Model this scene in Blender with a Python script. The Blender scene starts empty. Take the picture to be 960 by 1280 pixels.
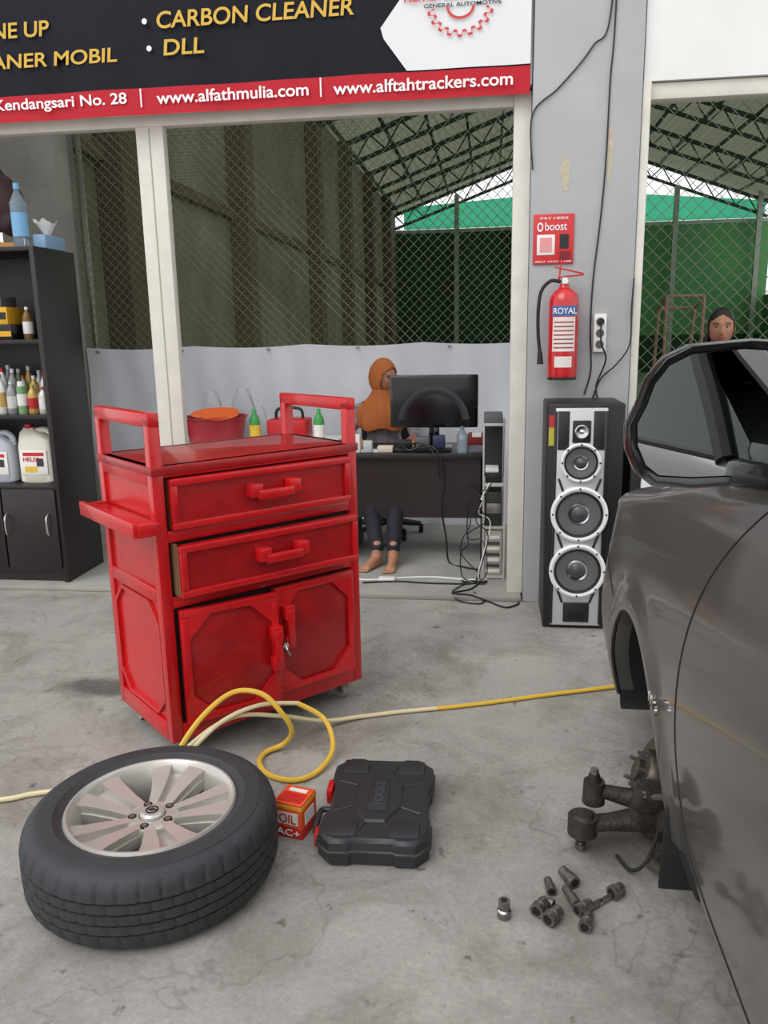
import bpy, math, bmesh, random
from mathutils import Vector, Matrix
random.seed(7)
pi=math.pi
# ---------------- camera ----------------
f=1000.0
psi=math.radians(7.6); th=math.radians(12.5); ro=math.radians(1.07)
F=Vector((-math.sin(psi)*math.cos(th), math.cos(psi)*math.cos(th), -math.sin(th)))
R0=Vector((math.cos(psi), math.sin(psi),0)); U0=R0.cross(F)
R=R0*math.cos(ro)-U0*math.sin(ro); U=U0*math.cos(ro)+R0*math.sin(ro)
cd=bpy.data.cameras.new('camera'); cam=bpy.data.objects.new('camera',cd); bpy.context.collection.objects.link(cam)
cd.sensor_fit='VERTICAL'; cd.sensor_height=36; cd.lens=36*f/1280; cd.clip_start=.02
M=Matrix((R,U,-F)).transposed().to_4x4(); M.translation=Vector((0,0,1.5)); cam.matrix_world=M
bpy.context.scene.camera=cam
bpy.context.scene.view_settings.view_transform='Standard'

# ---------------- materials ----------------
def lin(c):
    o=[]
    for v in c[:3]:
        v/=255.0
        o.append(v/12.92 if v<=.04045 else ((v+.055)/1.055)**2.4)
    return (o[0],o[1],o[2],1)
MC={}
def mat(name,rgb,rough=.55,metal=0.,var=.0,scale=6.,bump=0.,coat=0.,trans=0.,emis=0.,spec=.5,rgb2=None,bscale=None):
    if name in MC: return MC[name]
    m=bpy.data.materials.new(name); m.use_nodes=True; nt=m.node_tree; b=nt.nodes['Principled BSDF']
    c=lin(rgb); b.inputs['Base Color'].default_value=c
    b.inputs['Roughness'].default_value=rough; b.inputs['Metallic'].default_value=metal
    b.inputs['Specular IOR Level'].default_value=spec
    if coat: b.inputs['Coat Weight'].default_value=coat; b.inputs['Coat Roughness'].default_value=.08
    if trans: b.inputs['Transmission Weight'].default_value=trans; b.inputs['IOR'].default_value=1.2
    tc=nt.nodes.new('ShaderNodeTexCoord')
    if var or rgb2:
        n=nt.nodes.new('ShaderNodeTexNoise'); n.inputs['Scale'].default_value=scale; n.inputs['Detail'].default_value=6; n.inputs['Roughness'].default_value=.65
        nt.links.new(tc.outputs['Object'],n.inputs['Vector'])
        r=nt.nodes.new('ShaderNodeValToRGB'); r.color_ramp.elements[0].position=.3; r.color_ramp.elements[1].position=.7
        if rgb2: r.color_ramp.elements[0].color=c; r.color_ramp.elements[1].color=lin(rgb2)
        else:
            r.color_ramp.elements[0].color=tuple(x*(1-var) for x in c[:3])+(1,); r.color_ramp.elements[1].color=tuple(min(1,x*(1+var)) for x in c[:3])+(1,)
        nt.links.new(n.outputs['Fac'],r.inputs['Fac']); nt.links.new(r.outputs['Color'],b.inputs['Base Color'])
    if bump:
        n2=nt.nodes.new('ShaderNodeTexNoise'); n2.inputs['Scale'].default_value=bscale or scale*4; n2.inputs['Detail'].default_value=5
        nt.links.new(tc.outputs['Object'],n2.inputs['Vector'])
        bp=nt.nodes.new('ShaderNodeBump'); bp.inputs['Strength'].default_value=bump; bp.inputs['Distance'].default_value=.02
        nt.links.new(n2.outputs['Fac'],bp.inputs['Height']); nt.links.new(bp.outputs['Normal'],b.inputs['Normal'])
    MC[name]=m; return m

def floor_mat():
    m=bpy.data.materials.new('concrete_floor'); m.use_nodes=True; nt=m.node_tree; b=nt.nodes['Principled BSDF']; L=nt.links.new
    tc=nt.nodes.new('ShaderNodeTexCoord')
    def noise(s,d=8,r=.65,dist=0):
        n=nt.nodes.new('ShaderNodeTexNoise'); n.inputs['Scale'].default_value=s; n.inputs['Detail'].default_value=d; n.inputs['Roughness'].default_value=r; n.inputs['Distortion'].default_value=dist
        L(tc.outputs['Object'],n.inputs['Vector']); return n
    def ramp(src,p0,p1,c0,c1):
        r=nt.nodes.new('ShaderNodeValToRGB'); r.color_ramp.elements[0].position=p0; r.color_ramp.elements[1].position=p1
        r.color_ramp.elements[0].color=c0; r.color_ramp.elements[1].color=c1; L(src,r.inputs['Fac']); return r
    def mix(a,b_,fac,mode='MULTIPLY'):
        x=nt.nodes.new('ShaderNodeMixRGB'); x.blend_type=mode
        if isinstance(fac,float): x.inputs['Fac'].default_value=fac
        else: L(fac,x.inputs['Fac'])
        L(a,x.inputs['Color1']); L(b_,x.inputs['Color2']); return x
    base=ramp(noise(1.1).outputs['Fac'],.3,.7,lin((150,147,142)),lin((184,181,175)))
    fine=ramp(noise(60,6,.85).outputs['Fac'],.25,.75,(.68,.68,.68,1),(1.16,1.16,1.16,1))
    c=mix(base.outputs['Color'],fine.outputs['Color'],1.0)
    st=ramp(noise(2.4,10,.72,.6).outputs['Fac'],.34,.54,(.60,.58,.55,1),(1,1,1,1))
    c=mix(c.outputs['Color'],st.outputs['Color'],.9)
    sp=ramp(noise(14,4,.6).outputs['Fac'],.29,.36,(.45,.43,.41,1),(1,1,1,1))
    c=mix(c.outputs['Color'],sp.outputs['Color'],.9)
    lt=ramp(noise(6,8,.75,1.5).outputs['Fac'],.58,.70,(1,1,1,1),(1.22,1.21,1.18,1))
    c=mix(c.outputs['Color'],lt.outputs['Color'],.9)
    # hairline cracks
    nn=noise(.9,5,.55,.3); s1=nt.nodes.new('ShaderNodeMath'); s1.operation='SUBTRACT'; L(nn.outputs['Fac'],s1.inputs[0]); s1.inputs[1].default_value=.47
    s2=nt.nodes.new('ShaderNodeMath'); s2.operation='ABSOLUTE'; L(s1.outputs[0],s2.inputs[0])
    ck=ramp(s2.outputs[0],.0006,.0022,(.62,.6,.58,1),(1,1,1,1)); c=mix(c.outputs['Color'],ck.outputs['Color'],.55)
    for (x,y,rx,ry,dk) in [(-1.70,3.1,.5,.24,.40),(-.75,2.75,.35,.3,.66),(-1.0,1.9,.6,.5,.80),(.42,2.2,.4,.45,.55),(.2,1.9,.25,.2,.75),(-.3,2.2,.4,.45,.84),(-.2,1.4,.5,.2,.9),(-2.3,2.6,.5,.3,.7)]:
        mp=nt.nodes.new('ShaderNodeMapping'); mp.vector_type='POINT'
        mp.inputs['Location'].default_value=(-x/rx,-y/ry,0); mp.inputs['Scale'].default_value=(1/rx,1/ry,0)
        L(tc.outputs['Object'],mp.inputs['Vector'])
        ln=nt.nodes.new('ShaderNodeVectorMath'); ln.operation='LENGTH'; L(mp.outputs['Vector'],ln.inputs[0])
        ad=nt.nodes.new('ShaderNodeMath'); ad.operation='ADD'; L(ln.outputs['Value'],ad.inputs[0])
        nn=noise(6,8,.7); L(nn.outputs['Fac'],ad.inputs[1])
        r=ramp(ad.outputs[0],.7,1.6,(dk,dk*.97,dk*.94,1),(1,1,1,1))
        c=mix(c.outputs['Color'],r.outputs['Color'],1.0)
    L(c.outputs['Color'],b.inputs['Base Color'])
    b.inputs['Roughness'].default_value=.62
    bp=nt.nodes.new('ShaderNodeBump'); bp.inputs['Strength'].default_value=.3; bp.inputs['Distance'].default_value=.01
    L(noise(30,8,.7).outputs['Fac'],bp.inputs['Height']); L(bp.outputs['Normal'],b.inputs['Normal'])
    return m
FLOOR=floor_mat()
def translucent(name,rgb,fac=.35,dif=None):
    m=bpy.data.materials.new(name); m.use_nodes=True; nt=m.node_tree; nt.nodes.clear()
    o=nt.nodes.new('ShaderNodeOutputMaterial'); a=nt.nodes.new('ShaderNodeBsdfTranslucent'); d=nt.nodes.new('ShaderNodeBsdfDiffuse'); x=nt.nodes.new('ShaderNodeMixShader')
    a.inputs['Color'].default_value=lin(rgb); d.inputs['Color'].default_value=lin(dif or rgb); x.inputs[0].default_value=fac
    nt.links.new(a.outputs[0],x.inputs[1]); nt.links.new(d.outputs[0],x.inputs[2]); nt.links.new(x.outputs[0],o.inputs[0]); return m

# ---------------- builder ----------------
class B:
    def __init__(s,name): s.name=name; s.v=[]; s.f=[]; s.fm=[]; s.mats=[]; s.M=Matrix.Identity(4)
    def mi(s,m):
        if m not in s.mats: s.mats.append(m)
        return s.mats.index(m)
    def add(s,vs,fs,m):
        o=len(s.v); s.v+= [s.M@Vector(v) for v in vs]; k=s.mi(m)
        for f_ in fs: s.f.append([i+o for i in f_]); s.fm.append(k)
    def bm(s,bm,m):
        bm.verts.ensure_lookup_table(); bm.verts.index_update()
        s.add([v.co.copy() for v in bm.verts],[[v.index for v in f_.verts] for f_ in bm.faces],m); bm.free()
    def box(s,c,size,m,bev=0.,rot=None,seg=2):
        bm=bmesh.new(); bmesh.ops.create_cube(bm,size=1)
        for v in bm.verts: v.co=Vector((v.co.x*size[0],v.co.y*size[1],v.co.z*size[2]))
        if bev>0: bmesh.ops.bevel(bm,geom=bm.edges[:],offset=min(bev,min(size)*.45),segments=seg,affect='EDGES',profile=.5)
        T=Matrix.Translation(c)
        if rot is not None: T=T@rot
        bm.transform(T); s.bm(bm,m)
    def bx(s,x0,x1,y0,y1,z0,z1,m,bev=0.):
        s.box(((x0+x1)/2,(y0+y1)/2,(z0+z1)/2),(abs(x1-x0),abs(y1-y0),abs(z1-z0)),m,bev)
    def cyl(s,p0,p1,r0,r1,m,n=20,caps=True):
        p0=Vector(p0);p1=Vector(p1);d=(p1-p0).normalized(); a=d.orthogonal().normalized(); b=d.cross(a)
        vs=[];fs=[]
        for p,r in((p0,r0),(p1,r1)):
            for i in range(n): t=2*pi*i/n; vs.append(p+(a*math.cos(t)+b*math.sin(t))*r)
        for i in range(n): j=(i+1)%n; fs.append([i,j,n+j,n+i])
        if caps: fs.append(list(range(n))[::-1]); fs.append([n+i for i in range(n)])
        s.add(vs,fs,m)
    def lathe(s,prof,m,n=32,mod=None,a0=0,a1=2*pi):
        full=abs(a1-a0-2*pi)<1e-6; N=n if full else n+1
        vs=[];fs=[]
        for k,(r,z) in enumerate(prof):
            for i in range(N):
                t=a0+(a1-a0)*i/n; rr=r+(mod(k,i) if mod else 0); vs.append((rr*math.cos(t),rr*math.sin(t),z))
        for k in range(len(prof)-1):
            for i in range(n):
                j=(i+1)%N; fs.append([k*N+i,k*N+j,(k+1)*N+j,(k+1)*N+i])
        s.add(vs,fs,m)
    def prism(s,poly,z0,z1,m,inset=0.):
        n=len(poly); cx=sum(p[0] for p in poly)/n; cy=sum(p[1] for p in poly)/n
        vs=[(x,y,z0) for x,y in poly]+[(x,y,z1-inset) for x,y in poly]; fs=[list(range(n))[::-1]]
        for i in range(n): j=(i+1)%n; fs.append([i,j,n+j,n+i])
        if inset:
            vs+=[(x+(cx-x)*inset*1.2/max(.01,math.hypot(x-cx,y-cy)),y+(cy-y)*inset*1.2/max(.01,math.hypot(x-cx,y-cy)),z1) for x,y in poly]
            for i in range(n): j=(i+1)%n; fs.append([n+i,n+j,2*n+j,2*n+i])
            fs.append([2*n+i for i in range(n)])
        else: fs.append([n+i for i in range(n)])
        s.add(vs,fs,m)
    def tube(s,pts,r,m,n=8,sub=8,closed=False):
        P=[Vector(p) for p in pts]
        if sub>1 and len(P)>2:
            Q=[];N=len(P)
            for i in range(N if closed else N-1):
                if closed: a,b,c,d=P[(i-1)%N],P[i],P[(i+1)%N],P[(i+2)%N]
                else: a,b,c,d=P[max(i-1,0)],P[i],P[i+1],P[min(i+2,N-1)]
                for k in range(sub):
                    t=k/sub; Q.append(.5*((2*b)+(c-a)*t+(2*a-5*b+4*c-d)*t*t+(3*b-a-3*c+d)*t**3))
            if not closed: Q.append(P[-1])
            P=Q
        N=len(P); vs=[];fs=[]; up=None
        for i in range(N):
            d=(P[(i+1)%N]-P[i-1]) if closed else (P[min(i+1,N-1)]-P[max(i-1,0)])
            d.normalize()
            if up is None: up=d.orthogonal().normalized()
            up=(up-d*up.dot(d)); up=up.normalized() if up.length>1e-6 else d.orthogonal().normalized()
            w=d.cross(up); rr=r(i/(N-1)) if callable(r) else r
            for k in range(n): t=2*pi*k/n; vs.append(P[i]+(up*math.cos(t)+w*math.sin(t))*rr)
        for i in range(N if closed else N-1):
            i2=(i+1)%N
            for k in range(n): k2=(k+1)%n; fs.append([i*n+k,i*n+k2,i2*n+k2,i2*n+k])
        if not closed: fs.append(list(range(n))[::-1]); fs.append([(N-1)*n+k for k in range(n)])
        s.add(vs,fs,m)
    def sph(s,c,r,m,nu=20,nv=14,rot=None):
        if not hasattr(r,'__len__'): r=(r,r,r)
        bm=bmesh.new(); bmesh.ops.create_uvsphere(bm,u_segments=nu,v_segments=nv,radius=1)
        for v in bm.verts: v.co=Vector((v.co.x*r[0],v.co.y*r[1],v.co.z*r[2]))
        T=Matrix.Translation(c)
        if rot is not None: T=T@rot
        bm.transform(T); s.bm(bm,m)
    def rows(s,rows,m,closed=False,skip=None):
        n=len(rows[0]); vs=[p for r in rows for p in r]; fs=[]
        for i in range(len(rows)-1):
            for k in range(n if closed else n-1):
                k2=(k+1)%n
                if skip and skip(i,k): continue
                fs.append([i*n+k,i*n+k2,(i+1)*n+k2,(i+1)*n+k])
        s.add(vs,fs,m)
    def cap(s,p0,p1,r0,r1,m):
        s.cyl(p0,p1,r0,r1,m,n=16); s.sph(p0,r0*.999,m,16,10); s.sph(p1,r1*.999,m,16,10)
    def done(s,parent=None,ang=35,remesh=0,smooth=6,solid=0,subd=0,recalc=True):
        me=bpy.data.meshes.new(s.name); me.from_pydata([tuple(v) for v in s.v],[],s.f)
        for m in s.mats: me.materials.append(m)
        me.polygons.foreach_set('material_index',s.fm)
        if recalc:
            bm=bmesh.new(); bm.from_mesh(me); bmesh.ops.recalc_face_normals(bm,faces=bm.faces[:]); bm.to_mesh(me); bm.free()
        me.polygons.foreach_set('use_smooth',[True]*len(me.polygons))
        try: me.set_sharp_from_angle(angle=math.radians(ang))
        except Exception: pass
        me.update(); ob=bpy.data.objects.new(s.name,me); bpy.context.collection.objects.link(ob)
        if remesh:
            r=ob.modifiers.new('remesh','REMESH'); r.mode='VOXEL'; r.voxel_size=remesh; r.use_smooth_shade=True
            sm=ob.modifiers.new('smooth','SMOOTH'); sm.iterations=smooth; sm.factor=.6
        if solid:
            so=ob.modifiers.new('solid','SOLIDIFY'); so.thickness=solid
        if subd:
            su=ob.modifiers.new('sub','SUBSURF'); su.levels=subd; su.render_levels=subd
        if parent: ob.parent=parent
        return ob
def empty(name):
    e=bpy.data.objects.new(name,None); bpy.context.collection.objects.link(e); e.empty_display_size=.1; return e
def text(name,body,x0,x1,z0,z1,y,m,parent,shear=0,rot=None,ext=.001,off=.006):
    c=bpy.data.curves.new(name,'FONT'); c.body=body; c.shear=shear; c.extrude=ext; c.offset=off
    o=bpy.data.objects.new(name,c); bpy.context.collection.objects.link(o); c.materials.append(m)
    bpy.context.view_layer.update()
    bb=[Vector(b) for b in o.bound_box]; mnx=min(b.x for b in bb); mxx=max(b.x for b in bb); mny=min(b.y for b in bb); mxy=max(b.y for b in bb)
    sx=(x1-x0)/(mxx-mnx); sy=(z1-z0)/(mxy-mny)
    if rot is None:
        W=Matrix.Translation((x0-mnx*sx,y,z0-mny*sy))@Matrix.Rotation(pi/2,4,'X')@Matrix.Diagonal((sx,sy,1,1))
    else:
        W=rot@Matrix.Translation((x0-mnx*sx,z0-mny*sy,0))@Matrix.Diagonal((sx,sy,1,1))
    o.parent=parent; o.matrix_world=W
    return o
def T(*a): return Matrix.Translation(a)
def RZ(d): return Matrix.Rotation(math.radians(d),4,'Z')
def RX(d): return Matrix.Rotation(math.radians(d),4,'X')
def RY(d): return Matrix.Rotation(math.radians(d),4,'Y')

# common mats
white=mat('white_paint',(232,232,230),.5,var=.04,scale=3)
cream=mat('cream_frame_paint',(216,212,202),.5,var=.08,scale=8)
black=mat('black_plastic',(22,22,24),.4)
rubber=mat('black_rubber',(30,30,31),.7,bump=.1,scale=30)
chrome=mat('chrome',(215,215,215),.15,1)
steel=mat('dull_steel',(150,148,142),.35,.8,var=.25,scale=60)
greyp=mat('column_grey_paint',(172,174,176),.6,var=.07,scale=2.5,bump=.05)
red=mat('red_plastic',(190,25,28),.35)
pwhite=mat('white_plastic',(232,232,228),.35)
skinm=mat('skin',(172,122,94),.5,var=.06,scale=20)
skinm.node_tree.nodes['Principled BSDF'].inputs['Subsurface Weight'].default_value=.05

# ---------------- room shell ----------------
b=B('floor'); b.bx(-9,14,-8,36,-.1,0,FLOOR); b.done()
b=B('floor_office_slab'); slab=mat('slab_concrete',(156,154,148),.7,var=.15,scale=4,bump=.15)
b.bx(-6,.19,4.39,6.3,0,.03,slab,.006); b.bx(.74,6,4.39,6.3,0,.03,slab,.006); b.done()
b=B('wall_front'); b.bx(-6,.195,4.415,4.62,2.705,4.3,greyp); b.bx(.74,6,4.44,4.62,2.695,4.3,white); b.done()
b=B('concrete_column'); b.bx(.2,.73,4.4,4.75,0,4.3,greyp,.008)
sc=mat('scraped_plaster',(190,180,160),.8,var=.15,scale=30)
for (cx,z0,z1,w) in [(.37,2.17,2.39,.028),(.585,2.2,2.5,.022)]:
    pts=[]
    for i in range(22):
        t=2*pi*i/22; pts.append((cx+math.cos(t)*w*random.uniform(.4,1.15),(z0+z1)/2+math.sin(t)*(z1-z0)/2*random.uniform(.75,1.1)))
    b.M=Matrix.Translation((0,4.4,0))@RX(90); b.prism(pts,-.001,.0015,sc); b.M=Matrix.Identity(4)
b.done()
b=B('window_frame_left')
b.bx(-1.93,-1.775,4.5,4.56,.03,2.63,cream,.004); b.bx(-1.856,-1.85,4.497,4.5,.03,2.62,mat('frame_joint',(170,166,156),.6))
b.bx(.11,.198,4.47,4.56,.03,2.69,cream,.004)
b.bx(-6,.11,4.49,4.56,2.625,2.70,cream,.004); b.bx(-6,.11,4.46,4.49,2.68,2.70,cream,.003)
b.done()
b=B('window_frame_right'); b.bx(.735,.775,4.42,4.56,.03,2.69,cream,.004); b.bx(.775,6,4.46,4.56,2.615,2.69,cream,.004); b.done()

# hall
olive=mat('hall_left_concrete',(156,152,128),.9,bump=.1,scale=1.0,rgb2=(112,108,86))
pil=mat('pilaster_dark',(100,88,70),.9,var=.2,scale=3)
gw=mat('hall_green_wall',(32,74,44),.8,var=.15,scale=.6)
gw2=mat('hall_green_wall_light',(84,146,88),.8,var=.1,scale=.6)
b=B('wall_side'); b.bx(-4.2,-4.0,4.62,6.3,0,4.3,greyp); b.done()
b=B('wall_left'); b.bx(-3.7,-3.4,6.35,30,0,5.7,olive)
for y in (7.2,10.9,15.6,19.,22.6,26.5): b.bx(-3.4,-3.15,y-.2,y+.2,0,5.7,pil)
b.bx(-3.4,-3.3,6.35,30,3.0,3.12,pil); b.done()
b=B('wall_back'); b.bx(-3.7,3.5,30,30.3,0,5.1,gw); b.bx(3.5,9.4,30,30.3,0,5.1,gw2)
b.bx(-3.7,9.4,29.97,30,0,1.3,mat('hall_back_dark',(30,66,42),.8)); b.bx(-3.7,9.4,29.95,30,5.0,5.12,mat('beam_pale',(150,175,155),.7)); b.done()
b=B('wall_right'); b.bx(9.3,9.5,6.4,29.9,0,2.6,gw2); b.done()
b=B('hall_court'); b.bx(-3.12,9.2,6.4,29.9,0,.015,mat('court_green',(120,150,125),.5,var=.12,scale=1)); b.done()
rs=translucent('roof_sheet',(112,116,98),.45,(140,142,124)); ts=mat('roof_steel_green',(40,66,50),.6)  # sheet translucency is added so sky light through the roof brightens the hall
XR=2.9; ZR=8.0; ZE=5.7; HW=XR+3.6
def rz(x): return ZE+(ZR-ZE)*(1-abs(x-XR)/HW)
b=B('roof_hall')
for xa,xb in ((XR-HW,XR),(XR,XR+HW)):
    n_=40
    for k in range(n_):
        x0_=xa+(xb-xa)*k/n_; x1_=xa+(xb-xa)*(k+1)/n_; xm=(x0_+x1_)/2
        b.rows([[(x0_,6.6,rz(x0_)),(xm,6.6,rz(xm)+.04),(x1_,6.6,rz(x1_))],[(x0_,30.5,rz(x0_)),(xm,30.5,rz(xm)+.04),(x1_,30.5,rz(x1_))]],rs)
b.done(recalc=False)
b=B('roof_trusses')
for y in (8.5,12.,15.5,19.,22.5,26,29.8):
    for xa,xb in ((-3.4,XR),(XR,XR+HW-.2)):
        b.cyl((xa,y,rz(xa)-.16),(xb,y,rz(xb)-.16),.06,.06,ts,6)
        b.cyl((xa,y,rz(xa)-.62),(xb,y,rz(xb)-.62),.05,.05,ts,6)
        for i in range(9):
            x1=xa+(xb-xa)*i/9; x2=xa+(xb-xa)*(i+.5)/9; x3=xa+(xb-xa)*(i+1)/9
            b.cyl((x1,y,rz(x1)-.17),(x2,y,rz(x2)-.6),.022,.022,ts,5); b.cyl((x2,y,rz(x2)-.6),(x3,y,rz(x3)-.17),.022,.022,ts,5)
for i in range(15):
    x=-3.3+i*(2*HW-.5)/14
    b.bx(x-.03,x+.03,6.6,30.4,rz(x)-.10,rz(x)-.02,ts)
b.done()
b=B('green_shade_net'); tn=translucent('green_net',(80,195,152))
b.rows([[(-3.1,30.1,5.15),(2.9,30.1,5.15),(9.2,30.1,5.15)],[(-3.1,30.1,5.9),(2.9,30.1,6.25),(9.2,30.1,5.7)]],tn)
b.done(recalc=False)
b=B('hall_posts')
for x in (-1.2,.9,6.2,8.9): b.bx(x-.08,x+.08,29.6,29.75,.015,6.2,mat('post_pale',(150,165,150),.6))
b.bx(8.0,8.16,20,20.16,.015,6.0,mat('post_pale',(150,165,150),.6)); b.done()
b=B('futsal_goal'); gp=mat('goal_paint',(200,160,140),.5)
for p0,p1 in [((4.9,24,.02),(4.9,24,2.4)),((5.9,24,.02),(5.9,24,2.4)),((4.9,24,2.4),(5.9,24,2.4)),((4.9,24,2.4),(4.9,25,2.1)),((5.9,24,2.4),(5.9,25,2.1)),((4.9,25,2.1),(4.9,25.4,.02)),((5.9,25,2.1),(5.9,25.4,.02)),((4.9,25,2.1),(5.9,25,2.1))]:
    b.cyl(p0,p1,.05,.05,gp,10)
b.done()

b=B('concrete_post'); b.bx(-3.7,-3.22,6.0,6.3,.03,4.3,mat('rough_concrete',(160,158,150),.9,var=.15,scale=3,bump=.2)); b.done()
wire=mat('galvanised_wire',(136,140,118),.5,.3)
net=mat('olive_netting',(112,118,92),.8)
def fence(name,x0,x1,z0,z1,y,s,post,netx=None):
    b=B(name)
    r=.0027
    def seg(p,q): b.cyl(p,q,r,r,wire,3,False)
    H=z1-z0
    k=x0-H
    while k<x1:
        xa=max(k,x0); za=z0+(xa-k); xb=min(k+H,x1); zb=z0+(xb-k)
        if xb>xa: seg((xa,y,za),(xb,y,zb))
        xa2=max(k,x0); za2=z1-(xa2-k); xb2=min(k+H,x1); zb2=z1-(xb2-k)
        if xb2>xa2: seg((xa2,y+.006,za2),(xb2,y+.006,zb2))
        k+=s
    for x in post: b.cyl((x,y+.04,.03),(x,y+.04,z1),.025,.025,steel,10)
    b.cyl((x0,y+.02,z1),(x1,y+.02,z1),.02,.02,steel,8)
    if netx:
        x=x0+.02
        while x<netx: b.cyl((x,y+.05,z0),(x,y+.05,3.9),.0015,.0015,net,3,False); x+=.024
        z=z0+.01
        while z<3.9: b.cyl((x0+.02,y+.052,z),(netx,y+.052,z),.0015,.0015,net,3,False); z+=.024
    return b.done()
fence('chain_link_fence',-3.2,.45,1.40,4.2,6.2,.072,[-3.15,.4],-.95)
fence('chain_link_fence',.5,4.5,.1,4.2,6.2,.10,[.55,4.4])
clothm=mat('white_cloth',(236,239,246),.85,var=.03,scale=2)
b=B('white_banner_cloth')
rows=[]
NX=180
for j in range(14):
    t=j/13; row=[]
    for i in range(NX+1):
        x=-3.2+3.66*i/NX
        ph=(x+3.2)/.9; sag=.02*abs(math.sin(ph*pi))
        z=.03+(1.44-sag-.03)*t
        yy=6.16+.012*math.sin(x*9+1.5*math.sin(z*3))+.008*math.sin(x*23+z*4)*(1-t*.3)+.01*math.sin(z*7+x*2)
        row.append((x,yy,z))
    rows.append(row)
b.rows(rows,clothm)
for i in range(6): b.cyl((-3.1+i*.7,6.14,1.405),(-3.1+i*.7,6.17,1.405),.012,.012,steel,10)
b.done(recalc=False)

# ---------------- shop banner ----------------
navy=mat('banner_navy',(13,15,24),.6,scale=3,bump=.10,bscale=3,rgb2=(24,26,36),spec=.2)
bred=mat('banner_red',(188,22,40),.45,bump=.1,bscale=3,spec=.3); bwh=mat('banner_white',(228,230,232),.4,bump=.1,bscale=3)
yel=mat('banner_yellow',(214,172,62),.5); lred=mat('logo_red',(205,60,50),.5); txw=mat('text_white',(245,240,240),.5); txb=mat('text_black',(30,30,32),.5)
b=B('shop_banner')
def wav(x,z): return 4.40+.006*math.sin(x*5+z*3)+.004*math.sin(x*13)
def strip(x0,x1,zb,zt,dy,m,n=60,nz=6):
    rows=[]
    for j in range(nz+1):
        r=[]
        for i in range(n+1):
            x=x0+(x1-x0)*i/n; z=zb+(zt-zb)*j/nz; r.append((x,wav(x,z)+dy,z))
        rows.append(r)
    b.rows(rows,m)
strip(-3.9,.185,2.79,4.2,0,navy,90,12); strip(-3.9,.185,2.66,2.79,0,bred,90,2)
rows=[]
for i in range(13):
    z=2.795+i*.05
    xl=-.44-(z-2.81)*.13/.17 if z<2.98 else -.57+(z-2.98)*.11/.14
    xl=max(-.57,xl); rows.append([(xl+(.185-xl)*k/20,wav(xl+(.185-xl)*k/20,z)-.006,z) for k in range(21)])
b.rows(rows,bwh)
cx,cz=-.16,3.07
outer=[];inner=[]
N=72
for i in range(N+1):
    a=pi*(1.02)+ (pi*.96)*i/N
    ro_=.165 if (i%8) in(2,3,4,5) else .14
    outer.append((cx+ro_*math.cos(a),cz+ro_*math.sin(a)*.85)); inner.append((cx+(ro_-.014)*math.cos(a),cz+(ro_-.014)*math.sin(a)*.85))
b.rows([[(x,4.385,z) for x,z in outer],[(x,4.385,z) for x,z in inner]],lred)
b.rows([[(cx+.07*math.cos(a),4.385,cz+.06*math.sin(a)) for a in [pi+i*pi/12 for i in range(13)]],[(cx+.058*math.cos(a),4.385,cz+.048*math.sin(a)) for a in [pi+i*pi/12 for i in range(13)]]],lred)
for x,z in ((-1.785,3.1),(-1.77,2.972)):
    b.add([(x+.014*math.cos(i*pi/8),4.384,z+.014*math.sin(i*pi/8)) for i in range(16)],[list(range(16))],txw)
ban=b.done(recalc=False)
YT=4.387
for nm,tx,x0,x1,z0,z1,m,sh in [('t1','TUNE UP',-2.79,-2.31,3.065,3.14,yel,.1),('t2','CLEANER MOBIL',-2.86,-1.95,2.92,2.99,yel,.1),('t3','CARBON CLEANER',-1.72,-.69,3.062,3.142,yel,.1),('t4','DLL',-1.695,-1.475,2.935,3.01,yel,.1),
  ('t5','Kendangsari No. 28',-2.665,-1.915,2.70,2.772,txw,0),('t12','Jl.',-2.80,-2.70,2.715,2.772,txw,0),('t6','www.alfathmulia.com',-1.75,-.935,2.705,2.765,txw,0),('t7','www.alftahtrackers.com',-.806,.10,2.70,2.76,txw,0),('t8','ALFAD MULYO GUNA',-.44,.14,3.10,3.145,lred,0),('t9','GENERAL AUTOMOTIVE',-.34,.04,3.068,3.086,txb,0),('t10','|',-1.84,-1.832,2.695,2.785,txw,0),('t11','|',-.875,-.867,2.695,2.785,txw,0)]:
    text('banner_'+nm,tx,x0,x1,z0,z1,YT,m,ban,sh,ext=.0004,off=.016)

# ---------------- column fittings ----------------
b=B('payment_sign'); b.bx(.216,.42,4.388,4.398,1.84,2.085,mat('sign_red',(205,45,50),.4),.002)
b.bx(.235,.325,4.386,4.389,1.885,1.985,pwhite,.001); b.bx(.35,.395,4.386,4.389,1.915,1.985,txb); b.bx(.35,.405,4.386,4.389,1.86,1.90,mat('sign_darkred',(120,20,30),.5)); b.bx(.25,.31,4.384,4.387,1.90,1.97,mat('sign_pink',(225,150,150),.5))
sg=b.done(); text('sign_word','boost',.275,.385,2.005,2.045,4.386,txw,sg); text('sign_line','PAY HERE',.25,.39,2.058,2.07,4.386,txw,sg); text('sign_b','o',.235,.265,2.0,2.045,4.386,txw,sg); text('sign_foot','0857 3322 1100',.225,.41,1.848,1.856,4.386,txw,sg)
b=B('fire_extinguisher'); er=mat('extinguisher_red',(196,22,28),.25,coat=.6)
b.M=T(.372,4.295,0)
b.lathe([(0,1.262),(.06,1.262),(.072,1.268),(.076,1.29),(.076,1.64),(.07,1.675),(.05,1.70),(.028,1.715),(.022,1.735),(0,1.735)],er,32)
b.cyl((0,0,1.255),(0,0,1.27),.074,.074,black,24)
b.cyl((0,0,1.73),(0,0,1.765),.02,.018,chrome,16); b.cyl((0,-.018,1.748),(0,-.034,1.748),.016,.016,pwhite,14)
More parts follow.
